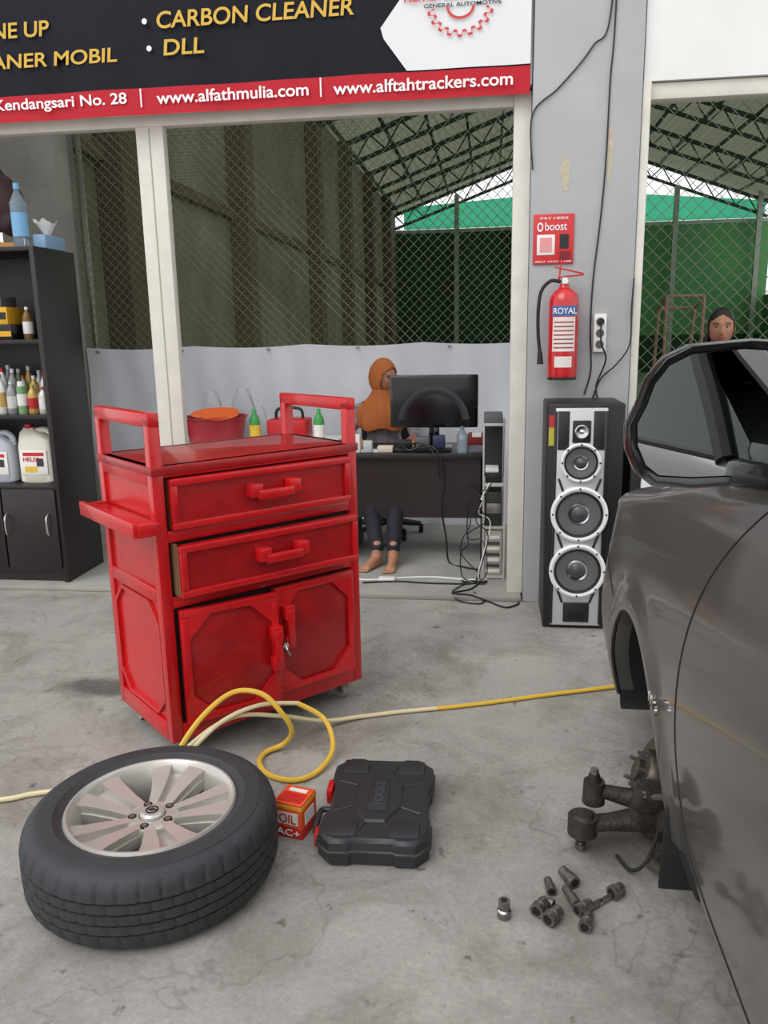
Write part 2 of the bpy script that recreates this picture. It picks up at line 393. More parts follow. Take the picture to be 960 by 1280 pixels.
b.box((.03,0,1.772),(.13,.022,.008),er,.002,RY(-4)); b.box((.02,0,1.80),(.15,.022,.008),er,.002,RY(14)); b.cyl((-.03,0,1.74),(-.02,0,1.83),.006,.004,er,8)
b.lathe([(.0768,1.575),(.0768,1.625)],mat('label_blue',(60,100,160),.5),16,a0=-2.5,a1=-.6)
b.lathe([(.0768,1.40),(.0768,1.57)],mat('label_white',(225,215,210),.5),16,a0=-2.4,a1=-.8)
for i in range(7): b.lathe([(.0772,1.415+i*.021),(.0772,1.422+i*.021)],mat('label_print',(150,70,70),.6),12,a0=-2.3,a1=-.9)
b.lathe([(.0768,1.32),(.0768,1.375)],mat('label_white',(225,215,210),.5),16,a0=-2.2,a1=-1.0)
b.tube([(-.02,0,1.745),(-.07,0,1.75),(-.115,0,1.70),(-.128,.0,1.60),(-.125,0,1.48),(-.115,0,1.40)],.009,black,10); b.cyl((-.115,0,1.40),(-.112,0,1.335),.012,.017,black,12)
b.bx(-.015,.015,.07,.104,1.30,1.74,steel)
ex=b.done(); text('ext_label','ROYAL',.315,.43,1.585,1.615,4.2165,txw,ex)
b=B('power_strip'); b.bx(.535,.60,4.372,4.399,1.39,1.585,pwhite,.006)
for z in (1.43,1.487,1.545):
    b.cyl((.567,4.372,z),(.567,4.369,z),.021,.021,mat('socket_dark',(90,88,82),.5),18)
b.cyl((.567,4.37,1.545),(.567,4.34,1.545),.018,.016,black,14)
b.done()
b=B('electric_cable'); YC=4.392
b.tube([(.575,YC,4.2),(.567,YC,3.05),(.48,YC,2.85),(.33,YC,2.68),(.2,YC,2.56),(.205,YC-.005,2.3)],.004,black)
b.tube([(.60,YC,4.2),(.585,YC,3.0),(.572,YC,2.7),(.566,YC,2.33),(.55,YC,2.05),(.525,YC,1.76),(.52,YC,1.5),(.53,YC,1.3),(.5,YC,1.17)],.004,black)
b.tube([(.73,YC,1.76),(.722,YC-.01,1.6),(.72,YC-.02,1.43),(.66,YC-.02,1.33),(.58,YC-.01,1.25),(.545,YC,1.15)],.004,black)
b.tube([(.567,4.338,1.54),(.57,4.33,1.44),(.60,4.36,1.35),(.56,4.385,1.22),(.57,4.386,1.15)],.0045,black)
b.done()

# ---------------- tower speaker ----------------
def speaker(b):
    sil=mat('speaker_silver',(205,206,208),.35,.4); cone=mat('speaker_cone',(96,98,100),.5,var=.3,scale=120); ringw=mat('speaker_ring',(236,236,236),.3)
    bl=mat('speaker_black',(28,27,28),.45)
    b.bx(.285,.655,4.0,4.36,.0,1.155,bl,.01)
    b.bx(.322,.572,3.985,4.0,.02,1.135,sil,.008)
    b.bx(.335,.39,3.981,3.986,.93,1.12,mat('dark_inset',(40,40,42),.4),.002); b.bx(.505,.56,3.981,3.986,.93,1.12,mat('dark_inset',(40,40,42),.4),.002)
    b.bx(.322,.332,3.980,3.99,.03,1.12,bl,.002); b.bx(.562,.572,3.980,3.99,.03,1.12,bl,.002)
    for z in (.74,.46,.19):
        for sx in (-1,1): b.box((.447+sx*.085,3.983,z),(.012,.006,.10),mat('dark_inset',(40,40,42),.4),.002,RY(sx*20))
    def drv(x,z,r):
        b.M=T(x,3.985,z)@RX(90)
        b.lathe([(r,0),(r,.018),(r*.93,.024),(r*.84,.018)],ringw,40)
        b.lathe([(r*.84,.018),(r*.80,.024),(r*.74,.012)],mat('surround_black',(30,30,30),.7),40)
        b.lathe([(r*.74,.012),(r*.40,.008),(r*.36,.006)],cone,40)
        b.lathe([(r*.40,.008),(r*.36,.014),(r*.3,.012)],chrome,32)
        b.lathe([(r*.3,.010),(r*.2,.022),(0.0001,.028)],mat('dust_cap',(70,72,76),.3),32)
        for i in range(8):
            a=i*pi/4; b.cyl((math.cos(a)*r*.93,math.sin(a)*r*.93,.02),(math.cos(a)*r*.93,math.sin(a)*r*.93,.026),.005,.005,black,8)
        b.M=Matrix.Identity(4)
    drv(.449,.868,.098); drv(.449,.609,.14); drv(.449,.316,.14)
    b.bx(.405,.493,3.976,3.99,.965,1.075,bl,.006); b.M=T(.449,3.976,1.02)@RX(90); b.lathe([(.035,0),(.03,.006),(.012,.002),(.0001,.008)],chrome,24); b.M=Matrix.Identity(4)
    b.bx(.385,.515,3.976,3.99,.04,.145,bl,.006); b.bx(.41,.49,3.974,3.978,.055,.09,mat('port',(8,8,8),.8))
b=B('tower_speaker'); speaker(b); b.bx(.292,.318,3.993,4.0,.95,1.10,mat('sticker_yellow',(190,180,70),.5)); b.bx(.292,.318,3.992,4.0,1.04,1.10,mat('sticker_red',(190,50,60),.5)); b.done()
b=B('tower_speaker'); b.bx(.70,1.05,4.06,4.37,.0,1.02,mat('speaker_black',(28,27,28),.45),.01)
for z in (.75,.5,.25):
    b.M=T(.87,4.05,z)@RX(90); b.lathe([(.12,0),(.12,.015),(.1,.02),(.05,.004),(.03,.015),(.0001,.02)],mat('speaker_ring',(232,232,232),.3),32); b.M=Matrix.Identity(4)
b.done()

# ---------------- red tool cabinet ----------------
cr=mat('cabinet_red_paint',(196,15,22),.34,var=.16,scale=5,coat=.35,bump=.06,bscale=40)
cr2=mat('cabinet_red_worn',(160,10,18),.4,var=.25,scale=9,coat=.3)
gap=mat('cabinet_dark_gap',(40,6,8),.8); raww=mat('raw_wood_edge',(120,90,60),.8)
b=B('red_tool_cabinet'); CM=T(-1.105,2.485,0)@RZ(46.5); b.M=CM
W=.85;D=.49;zb=.085;zt=1.085
b.bx(.02,W-.02,.02,D-.02,zb+.02,zt-.02,gap)
P=.042
for x in (0,W-P):
    for y in (0,D-P): b.bx(x,x+P,y,y+P,zb,1.245,cr,.004)
for x in (0,W-P): b.bx(x,x+P,-.002,D+.002,1.215,1.262,cr,.006)
b.bx(-.004,W+.004,-.008,D+.004,zt-.03,zt,cr2,.004)
for x0,x1 in ((.012,.03),(W-.03,W-.012)): b.bx(x0,x1,.02,D-.02,zb,zt-.02,cr)
b.bx(.02,W-.02,D-.03,D-.012,zb,zt,cr)
for x0,x1 in ((0,.03),(W-.03,W)):
    for z0,z1 in ((zb,zb+.07),(.605,.655),(1.02,zt)): b.bx(x0,x1,P,D-P,z0,z1,cr,.003)
    oy0,oy1,oz0,oz1,c=P+.005,D-P-.005,zb+.085,.59,.07
    pts=[(oy0+c,oz0),(oy1-c,oz0),(oy1,oz0+c),(oy1,oz1-c),(oy1-c,oz1),(oy0+c,oz1),(oy0,oz1-c),(oy0,oz0+c)]
    xs_=x0+.006 if x0==0 else x1-.006
    for i in range(8):
        p,q=pts[i],pts[(i+1)%8]; b.cyl((xs_,p[0],p[1]),(xs_,q[0],q[1]),.009,.009,cr,4)
for z0,z1 in ((zb,zb+.065),(.585,.625),(.82,.86),(1.045,zt)): b.bx(P,W-P,.0,.03,z0,z1,cr,.003)
def drawer(z0,z1,out,tilt=0):
    x0,x1=.055,W-.055
    S_=b.M; b.M=CM@T(x0,0,0)@RZ(tilt)@T(-x0,0,0) if tilt else S_
    b.bx(x0,x1,-out,-out+.02,z0,z1,cr2); b.bx(x0+.01,x1-.01,-out+.018,.25,z0+.005,z1-.02,gap)
    b.bx(x0,x0+.01,-out+.002,.1,z0,z1,raww)
    t=.024
    for a in ((x0,x1,z0,z0+t),(x0,x1,z1-t,z1),(x0,x0+t,z0+t,z1-t),(x1-t,x1,z0+t,z1-t)): b.bx(a[0],a[1],-out-.014,-out,a[2],a[3],cr,.003)
    xc=(x0+x1)/2+.02; zc=(z0+z1)/2+.005
    for sx in (-.08,.08): b.bx(xc+sx-.024,xc+sx+.024,-out-.045,-out,zc-.016,zc+.032,cr,.004)
    b.bx(xc-.075,xc+.075,-out-.05,-out-.028,zc-.024,zc+.008,cr,.005); b.bx(xc-.06,xc+.06,-out-.010,-out,zc-.04,zc-.026,cr)
    b.M=S_
drawer(.865,1.04,.008,-.8); drawer(.632,.815,.045,-1.2)
def door(x0,x1,z0,z1,ang,hinge):
    S=b.M; hx=x0 if hinge=='l' else x1
    b.M=CM@T(hx,-.002,0)@RZ(ang)@T(-hx,0,0)
    b.bx(x0,x1,-.018,.0,z0,z1,cr2,.003)
    t=.028
    for a in ((x0,x1,z0,z0+t),(x0,x1,z1-t,z1),(x0,x0+t,z0+t,z1-t),(x1-t,x1,z0+t,z1-t)): b.bx(a[0],a[1],-.03,-.018,a[2],a[3],cr,.003)
    c=.075; m_=.035; X0,X1,Z0,Z1=x0+m_,x1-m_,z0+m_,z1-m_
    for (px,pz,sx,sz) in ((X0,Z0,1,1),(X1,Z0,-1,1),(X1,Z1,-1,-1),(X0,Z1,1,-1)):
        vs=[(px-sx*.01,-.03,pz-sz*.01),(px+sx*c,-.03,pz-sz*.01),(px-sx*.01,-.03,pz+sz*c)]; vs+=[(v[0],-.018,v[2]) for v in vs]
        b.add(vs,[[0,1,2],[3,5,4],[0,3,4,1],[1,4,5,2],[2,5,3,0]],cr)
    hx2=x1-.02 if hinge=='l' else x0+.045; zc=z0+(z1-z0)*.64 if hinge=='r' else z0+(z1-z0)*.52
    for dz in (-.058,.058): b.bx(hx2-.022,hx2+.022,-.065,-.028,zc+dz-.026,zc+dz+.026,cr,.004)
    b.bx(hx2-.013,hx2+.016,-.07,-.045,zc-.07,zc+.07,cr,.004)
    b.M=S
door(.054,.42,.155,.58,-7,'l'); door(.426,W-.054,.155,.58,0,'r')
b.cyl((.435,-.05,.37),(.435,-.085,.37),.012,.012,chrome,12); b.bx(.41,.46,-.05,-.04,.36,.38,chrome,.002); b.tube([(.435,-.08,.37),(.435,-.095,.35),(.45,-.085,.33)],.005,chrome,8)
b.bx(-.075,.0,-.03,D-.02,.885,.90,cr,.003); b.bx(-.09,-.07,-.03,D-.01,.862,.915,cr,.004); b.bx(-.075,.0,-.035,-.01,.862,.905,cr,.003); b.bx(-.075,0,D-.04,D-.01,.862,.905,cr,.003)
for x,y in ((.06,.06),(W-.06,.06),(.06,D-.06),(W-.06,D-.06)):
    b.bx(x-.03,x+.03,y-.03,y+.03,zb-.008,zb,steel); b.bx(x-.018,x-.013,y-.015,y+.025,.03,zb,steel); b.bx(x+.013,x+.018,y-.015,y+.025,.03,zb,steel)
    b.cyl((x-.012,y+.01,.034),(x+.012,y+.01,.034),.034,.034,mat('castor_grey',(150,150,150),.4),20); b.cyl((x-.02,y+.01,.034),(x+.02,y+.01,.034),.008,.008,steel,10)
b.M=Matrix.Identity(4); b.done()

# ---------------- wheel ----------------
alloy=mat('alloy_silver',(196,192,186),.32,.45,var=.06,scale=8,coat=.2); tyrem=mat('tyre_rubber',(50,51,55),.62,var=.2,scale=9,bump=.06,bscale=80); dk=mat('wheel_dark',(20,19,18),.8)
def wheel(b,M_,dark_back=False):
    S=b.M; b.M=M_
    prof=[(.215,.012),(.235,.0),(.28,-.002),(.315,.004),(.333,.016),(.343,.030),(.348,.045),(.3495,.056)]
    k0=len(prof)
    for z in (.066,.095,.125,.154):
        for dr,dz in ((0,-.006),(0,-.0032),(-.007,-.0022),(-.007,.0022),(0,.0032),(0,.006)):
            prof.append((.3505+dr+ (.001 if .08<z<.14 else 0),z+dz))
    k1=len(prof)
    prof+=[(.3495,.164),(.348,.175),(.343,.190),(.333,.204),(.315,.2165),(.307,.218),(.3055,.2205),(.28,.2225),(.262,.222),(.26,.2195),(.245,.213),(.232,.205),(.222,.195)]
    def mod(k,i):
        r=0
        if 5<=k<=7 or k1<=k<=k1+2: r=-.005 if i%6==0 else 0
        elif k0<=k<k1 and prof[k][0]>.349:
            blk_=(k-k0+3)//6
            r=-.0035 if (i+blk_*3)%6==0 else 0
        return r
    b.lathe(prof,tyrem,240,mod)
    b.lathe([(.238,.209),(.234,.216),(.228,.216),(.222,.209),(.214,.19),(.206,.17),(.2,.12),(.195,.04),(.215,.02)],alloy,64)
    if dark_back: b.cyl((0,0,.03),(0,0,.04),.2,.2,dk,40)
    b.lathe([(.001,.12),(.07,.12),(.078,.15),(.074,.170),(.06,.175),(.037,.175),(.036,.166)],alloy,40)
    b.lathe([(.036,.160),(.034,.182),(.028,.188),(.0001,.190)],alloy,32)
    b.lathe([(.018,.1885),(.018,.191),(.0145,.191),(.0145,.1885)],dk,24); b.bx(-.013,.013,-.0018,.0018,.188,.191,dk); b.lathe([(.008,.1885),(.008,.191),(.0055,.191),(.0055,.1885)],dk,16)
    for i in range(5):
        a=2*pi*i/5+math.radians(18)
        b.M=M_@Matrix.Rotation(a,4,'Z')
        def slab_(poly,zi,zo,th_):
            n=len(poly); vs=[(x,y,zi+(zo-zi)*(x-.05)/.16) for x,y in poly]+[(x,y,zi+(zo-zi)*(x-.05)/.16-th_) for x,y in poly]
            fs=[list(range(n)),[n+i for i in range(n)][::-1]]+[[i,n+i,n+(i+1)%n,(i+1)%n] for i in range(n)]
            b.add(vs,fs,alloy)
        slab_([(.045,-.036),(.10,-.050),(.16,-.070),(.215,-.094),(.219,0),(.215,.094),(.16,.070),(.10,.050),(.045,.036)],.154,.178,.03)
        for sg_ in (-1,1):
            slab_([(.05,sg_*.010),(.10,sg_*.012),(.16,sg_*.018),(.217,sg_*.028),(.212,sg_*.088),(.16,sg_*.065),(.10,sg_*.046),(.05,sg_*.034)][::sg_],.175,.202,.03)
        b.M=M_@Matrix.Rotation(a+pi/5,4,'Z')
        b.cyl((.056,0,.15),(.056,0,.1765),.0125,.0125,dk,14)
        b.cyl((.056,0,.1766),(.056,0,.1775),.008,.008,steel,12)
    b.M=S
b=B('alloy_wheel'); wheel(b,T(-.94,1.935,0.003)); b.done(ang=28)

# ---------------- tool case ----------------
b=B('black_tool_case'); cs=mat('case_black',(44,46,50),.42,bump=.08,scale=60)
b.M=T(-.330,2.235,0)@RZ(2)
def outl(k):
    hw,hl=.167-k,.237-k
    return [(-hw+.04,-hl),(-.07,-hl),(-.06,-hl+.008),(.06,-hl+.008),(.07,-hl),(hw-.04,-hl),(hw,-hl+.045),(hw,-.10),(hw-.014,-.07),(hw-.014,.07),(hw,.10),(hw,hl-.045),(hw-.04,hl),(.07,hl),(.06,hl-.008),(-.06,hl-.008),(-.07,hl),(-hw+.04,hl),(-hw,hl-.045),(-hw,.10),(-hw+.014,.07),(-hw+.014,-.07),(-hw,-.10),(-hw,-hl+.045)]
def loft(levels,m):
    n=24; rws=[[(x,y,z) for x,y in outl(k)] for z,k in levels]; b.rows(rws,m,closed=True)
    b.add(rws[-1],[list(range(n))],m); b.add(rws[0],[list(range(n))[::-1]],m)
loft([(0,.012),(.008,.004),(.040,.001),(.043,-.003),(.049,-.003),(.052,.001),(.075,.004),(.085,.014)],cs)
for (x0,x1,y0,y1) in ((-.135,-.05,.13,.21),(.05,.135,.13,.21),(-.135,-.05,-.21,-.13),(.05,.135,-.21,-.13)):
    b.bx(x0,x1,y0,y1,.08,.090,cs,.005)
o8=[(math.cos(pi/8+i*pi/4)*.08,math.sin(pi/8+i*pi/4)*.15) for i in range(8)]
b.prism(o8,.08,.092,cs,.006)
for i in range(8):
    a=pi/8+i*pi/4; b.cyl((math.cos(a)*.08,math.sin(a)*.15,.086),(math.cos(a)*.145,math.sin(a)*.22,.084),.004,.004,cs,6)
b.bx(-.03,.03,-.09,.09,.092,.095,cs,.002)
b.tube([(-.15,-.14,.045),(-.180,-.135,.045),(-.183,-.08,.045),(-.180,-.025,.045),(-.15,-.02,.045)],.009,cs,10)
b.box((-.166,.075,.05),(.02,.07,.05),red,.006); b.box((-.170,-.16,.045),(.014,.04,.045),red,.004)
cso=b.done(); tr=T(-.330,2.235,.0952)@RZ(2)@RZ(90)
text('case_word','TOOLS',-.07,.07,-.014,.014,0,mat('case_letter',(70,73,78),.4),cso,rot=tr)
b=B('filter_carton'); orr=mat('carton_orange',(228,88,38),.5); rdd=mat('carton_red',(200,40,30),.5)
b.M=T(-.585,2.17,0)@RZ(-14)
b.bx(-.048,.048,-.05,.05,0,.115,orr,.002); b.bx(-.049,.049,-.051,.051,.0,.035,rdd,.001); b.bx(-.049,.049,-.051,.051,.095,.108,mat('carton_yellow',(240,170,60),.5),.001)
b.bx(-.035,.035,-.052,-.05,.045,.085,pwhite); b.bx(.047,.050,-.03,.03,.04,.08,pwhite); b.M=b.M@T(0,0,.115); b.bx(-.04,.04,-.04,.01,.0,.001,rdd); b.bx(-.03,.03,.018,.035,.0,.001,pwhite)
cbo=b.done(); trc=T(-.585,2.17,0)@RZ(-14)@T(0,-.0525,0)@RX(90)
text('carton_word','OIL',-.028,.028,.05,.08,0,rdd,cbo,rot=trc); text('carton_word2','AC+',-.04,.04,.008,.03,0,txw,cbo,rot=trc)

# hose
hy=mat('hose_yellow',(226,184,66),.4); hc=mat('hose_clear',(222,210,168),.35)
b=B('air_hose')
b.tube([(1.35,3.75,.012),(1.0,3.45,.011),(.657,3.32,.011),(.3,3.19,.011),(-.025,3.064,.011),(-.2,3.005,.011)],.0085,hy)
b.tube([(-.2,3.005,.011),(-.345,2.962,.011),(-.5,2.90,.013),(-.63,2.80,.04),(-.76,2.67,.12),(-.90,2.55,.17),(-1.02,2.42,.12),(-1.06,2.37,.05),(-1.07,2.34,.012)],.0085,hc)
b.tube([(-1.07,2.34,.012),(-1.055,2.39,.10),(-.99,2.48,.20),(-.90,2.56,.26),(-.80,2.58,.25),(-.73,2.58,.18),(-.70,2.60,.10),(-.74,2.63,.03),(-.80,2.59,.014),(-.80,2.51,.014),(-.74,2.44,.012),(-.65,2.42,.012),(-.58,2.48,.016),(-.55,2.60,.04),(-.60,2.70,.10),(-.70,2.70,.16)],.0098,hy)
b.tube([(-.70,2.70,.16),(-.82,2.61,.19),(-.93,2.51,.17),(-1.02,2.41,.10),(-1.10,2.36,.02),(-1.25,2.33,.011),(-1.4,2.29,.011),(-1.515,2.25,.011),(-1.6,2.207,.011),(-1.9,2.12,.011),(-2.3,2.1,.011)],.0085,hc)
b.done()

# sockets
b=B('wrench_sockets'); skm=mat('socket_steel',(120,116,110),.36,.7,var=.4,scale=70)
def sock(x,y,ang,l=.045,r=.014,up=False):
    if up: p0=(x,y,.001);p1=(x,y,l)
    else:
        d=Vector((math.cos(math.radians(ang)),math.sin(math.radians(ang)),0))*l/2; p0=Vector((x,y,r))-d; p1=Vector((x,y,r))+d
    p0=Vector(p0);p1=Vector(p1); e=(p1-p0).normalized()
    b.cyl(p0,p0.lerp(p1,.45),r,r,skm,16); b.cyl(p0.lerp(p1,.45),p1,r*.84,r*.84,skm,16); b.cyl(p0.lerp(p1,.42),p0.lerp(p1,.5),r*1.05,r*.84,chrome,16)
    b.cyl(p1,p1+e*.001,r*.55,r*.55,dk,4); b.cyl(p0-e*.001,p0,r*.7,r*.7,dk,6)
sock(.052,1.845,0,.05,.018,True); sock(.178,1.962,100,.05,.014); sock(.232,2.0,120,.06,.018); sock(.232,1.925,110,.07,.014); sock(.262,1.83,70,.05,.017)
sock(.146,1.87,60,.045,.019); sock(.178,1.84,50,.05,.02); sock(.17,1.90,150,.03,.012)
sock(.31,1.92,40,.14,.009); sock(.355,1.955,40,.04,.019); sock(.26,1.885,40,.05,.016)
b.done()

# ---------------- brake hub & arm ----------------
rust=mat('greasy_iron',(46,44,42),.6,.4,scale=25,bump=.25,rgb2=(82,76,70))
disc=mat('brake_disc_steel',(74,70,66),.4,.7,scale=40,rgb2=(104,96,88))
b=B('brake_hub_assembly')
Mh_=T(.50,2.27,.185)@RY(-68)@RZ(10)   # axis toward -X (outboard), slightly up
b.M=Mh_
b.lathe([(.0001,-.02),(.128,-.02),(.13,-.018),(.13,-.010),(.118,-.008),(.118,-.002),(.13,.0),(.13,.008),(.128,.010),(.075,.010),(.070,.035),(.064,.04),(.034,.04),(.032,.055),(.0001,.055)],disc,48)
for i in range(5):
    a=2*pi*i/5; b.cyl((.05*math.cos(a),.05*math.sin(a),.04),(.05*math.cos(a),.05*math.sin(a),.068),.006,.006,steel,8)
# caliper wraps the disc edge on the near side
b.M=T(.49,2.16,.16)
b.box((0,0,0),(.13,.075,.12),rust,.018,RZ(12)@RY(12)); b.box((-.02,-.03,.03),(.10,.05,.07),rust,.014,RZ(12)); b.cyl((.0,-.05,-.02),(.10,-.03,-.03),.034,.034,rust,20)
b.cyl((-.04,-.045,.05),(.06,-.045,.05),.012,.012,steel,10); b.cyl((-.05,-.045,.05),(-.04,-.045,.05),.017,.017,skm,6)
b.M=Matrix.Identity(4)
b.box((.56,2.24,.075),(.20,.13,.10),rust,.02,RZ(8))
# forged lower arm tapering to the ball joint
sec=[(.52,2.21,.085,.055,.030),(.44,2.19,.085,.042,.024),(.36,2.17,.085,.030,.018),(.30,2.16,.082,.030,.018)]
rows=[]
for (x,y,z,hw,hh) in sec: rows.append([(x,y+hw*math.copysign(abs(math.cos(a))**.6,math.cos(a)),z+hh*math.copysign(abs(math.sin(a))**.6,math.sin(a))) for a in [2*pi*i/20 for i in range(20)]])
b.rows(rows,rust,closed=True)
b.cyl((.285,2.158,.052),(.285,2.158,.108),.043,.043,rust,24); b.cyl((.285,2.158,.108),(.285,2.158,.118),.034,.026,rust,24); b.cyl((.285,2.158,.06),(.283,2.155,.028),.030,.016,rubber,18); b.cyl((.283,2.155,.03),(.280,2.150,.0),.009,.008,steel,10); b.cyl((.281,2.152,.020),(.2805,2.151,.006),.017,.017,skm,6)
# steering arm with tie-rod eye
rows=[]
for (x,y,z,r_) in [(.49,2.23,.12,.034),(.42,2.235,.13,.028),(.36,2.24,.14,.022),(.34,2.24,.14,.024)]: rows.append([(x,y+r_*math.cos(a),z+r_*math.sin(a)) for a in [2*pi*i/16 for i in range(16)]])
b.rows(rows,rust,closed=True)
b.cyl((.325,2.24,.105),(.325,2.24,.175),.034,.031,rust,22); b.cyl((.325,2.24,.175),(.325,2.24,.20),.022,.015,rubber,16); b.cyl((.325,2.24,.198),(.325,2.24,.215),.013,.013,steel,6)
b.cyl((.50,2.10,.06),(.47,2.05,.04),.018,.016,rust,12); b.cyl((.47,2.05,.04),(.465,2.04,.037),.022,.022,skm,6)
b.tube([(.50,2.12,.13),(.45,2.04,.06),(.41,2.05,.015),(.38,2.12,.010)],.0055,rubber)
b.done(ang=40)

# ---------------- car ----------------
paint=mat('car_paint_grey',(99,97,94),.36,.45,coat=.8,var=.03,scale=300)
blk=mat('car_black_trim',(22,22,23),.6); glassd=mat('car_glass',(14,18,18),.05,0,coat=.5)
CX=1.29
def xs(y,z):
    x=.432+(.26*(z-.68)**2 if z<.68 else .28*(z-.68)**2)
    if y>2.76: x+=.62*((y-2.76)/.42)**2.2
    x-=.038*math.exp(-((y-2.84)/.16)**2-((z-.50)/.25)**2)
    if y<-1.1: x+=.3*((-1.1-y)/.4)**2
    for yc in (2.29,-.42):
        d=math.hypot(y-yc,z-.28); x-=.018*math.exp(-((d-.42)/.05)**2)
    return x
def zbot(y):
    z=.25
    if y>2.7: z=.27+.05*(y-2.7)/.4
    for yc in (2.29,-.42):
        d=abs(y-yc)
        if d<.40: z=max(z,.28+math.sqrt(max(0,.16-d*d)))
    return z
def ztop(y):
    pts=[(-1.5,1.24),(1.45,1.235),(1.75,1.17),(2.45,1.0),(2.85,.92),(3.05,.83),(3.18,.70)]
    for (a,za),(c,zc) in zip(pts,pts[1:]):
        if y<=c: return za+(zc-za)*(y-a)/(c-a)
    return .7
car=empty('car')
b=B('body')
ys=[]; y=-1.5
while y<3.181:
    ys.append(round(y,3))
    near=min(abs(abs(y-2.29)-.4),abs(abs(y+.42)-.4)); y+=.006 if near<.05 else .03
ys+= [2.29-.4,2.29-.3999,2.29+.4,-.82,-.02]; ys=sorted(set(ys))
rows=[];NS=18
for y in ys:
    a=zbot(y); c=ztop(y); L_=[]
    L_.append((xs(y,a)+.06,y,a+.0)); L_.append((xs(y,a)+.012,y,a-.004))
    for k in range(NS+1):
        z=a+(c-a)*k/NS; L_.append((xs(y,z),y,z))
    xt=xs(y,c)
    if y<1.75: ex_=[(xt+.02,c+.012),(xt+.06,c+.015),(xt+.12,c+.015)]
    else: ex_=[(xt+.018,c+.018),(xt+.06,c+.035),(xt+.16,c+.055)]
    for (x,z) in ex_: L_.append((x,y,z))
    L_.append((min(xt+.5,CX-.05),y,c+(.085 if y>=1.75 else .02)))
    L_.append((CX,y,c+(.095 if y>=1.75 else .02)))
    Rr=[(2*CX-x,yy,z) for x,yy,z in L_[:-1]][::-1]
    rows.append(L_+Rr)
b.rows(rows,paint)
b.add(rows[-1],[list(range(len(rows[-1])))],paint); b.add(rows[0],[list(range(len(rows[0])))[::-1]],paint)
b.done(car,ang=50)
b=B('trim_and_underbody')
b.bx(.62,2*CX-.62,-1.4,1.85,.24,.4,blk); b.bx(.95,2*CX-.95,1.85,2.9,.3,.55,blk); b.bx(.62,2*CX-.62,2.72,3.0,.26,.5,blk)
for yc in (2.29,-.42):
    for side in (0,1):
        r1=[];r2=[];r3=[]
        for i in range(41):
            a=-.25+ (pi+.5)*i/40; yy=yc+.402*math.cos(a); zz=.28+.402*math.sin(a); zz=max(zz,.2)
            xx=xs(yy,max(zz,.25))+.008; xi=xx+.34
            if side: xx=2*CX-xx; xi=2*CX-xi
            r1.append((xx,yy,zz)); r2.append((xi,yy,zz)); r3.append((xi,yc,.28))
        b.rows([r1,r2,r3],blk)
for yc in (2.29,-.42):
    pts=[]
    for i in range(31):
        a=-.05+(pi+.1)*i/30; yy=yc+.398*math.cos(a); zz=.28+.398*math.sin(a); pts.append((xs(yy,max(zz,.27))+.006,yy,zz))
    b.tube(pts,.006,blk,6,1)
def seam(pts,r=.003): b.tube([(xs(y,z)+.0008,y,z) for y,z in pts],r,blk,6,10)
seam([(1.36,1.245),(1.49,1.17),(1.63,1.04),(1.72,.90),(1.765,.75),(1.77,.60),(1.74,.45),(1.68,.35),(1.58,.295),(1.4,.285),(.9,.285),(.55,.285)])
seam([(.55,1.235),(.52,.9),(.52,.6),(.55,.285)])
seam([(2.9,.84),(2.78,.74),(2.66,.62)],.0025)
b.bx(.49,.60,-.02,1.86,.215,.255,blk,.01)
b.box((.53,1.865,.22),(.17,.012,.26),rubber,.004,RX(8)); b.bx(.475,.60,1.66,1.88,.215,.30,blk,.02)
b.tube([(xs(y,1.24)+.006,y,1.246) for y in (-1.3,-.5,.3,.9,1.34)],.008,blk,6,4)
b.box((.43,.72,1.0),(.03,.17,.028),paint,.01)
b.done(car)
b=B('glasshouse')
A0=(.56,1.80,1.235);A1=(.66,.98,1.66)
def m2(p): return (2*CX-p[0],p[1],p[2])
b.add([A0,m2(A0),m2(A1),A1],[[0,1,2,3]],glassd)
S=[(.535,1.45,1.25),(.64,.93,1.64),(.64,-1.1,1.64),(.535,-1.35,1.25)]
b.add(S,[[0,1,2,3]],glassd); b.add([m2(p) for p in S],[[3,2,1,0]],glassd)
b.add([S[3],S[2],m2(S[2]),m2(S[3])],[[0,1,2,3]],glassd)
rr=[]
for y,zz,ins in ((1.0,1.655,.02),(.8,1.70,0),(0,1.735,0),(-.9,1.70,0),(-1.15,1.64,.02)):
    rr.append([(.63+ins+ (CX-.63-ins)*k/6*2 , y, zz-(.06 if k in(0,6) else 0)) for k in range(7)])
b.rows(rr,paint)
for sd in (0,1):
    g=(lambda p:p) if not sd else m2
    b.tube([g((.535,1.78,1.20)),g((.58,1.42,1.40)),g((.645,.98,1.65))],.026,paint,8,6)
    b.tube([g((.53,1.36,1.24)),g((.575,1.20,1.42)),g((.635,.93,1.645)),g((.635,0,1.68)),g((.635,-1.1,1.64)),g((.53,-1.38,1.24))],.022,blk,8,6)
    for yy in (.52,-.5): b.tube([g((.53,yy+.03,1.24)),g((.635,yy,1.66))],.03,blk,8,1)
b.done(car)
b=B('wing_mirror')
mb=mat('mirror_housing',(24,24,26),.25,coat=.5)
mg=mat('mirror_glass',(225,230,230),.01,1.0)
outl_=[(.258,1.372),(.272,1.415),(.30,1.452),(.345,1.474),(.45,1.482),(.52,1.477),(.545,1.44),(.545,1.30),(.535,1.245),(.49,1.222),(.36,1.220),(.29,1.226),(.262,1.248),(.243,1.29),(.24,1.335)]
cxm=.395;czm=1.35;KK=.16
def mring(sc_,y,sh=0,k=KK): return [(cxm+sh+(x-cxm)*sc_,y+(x-cxm)*k,czm+(z-czm)*sc_) for x,z in outl_]
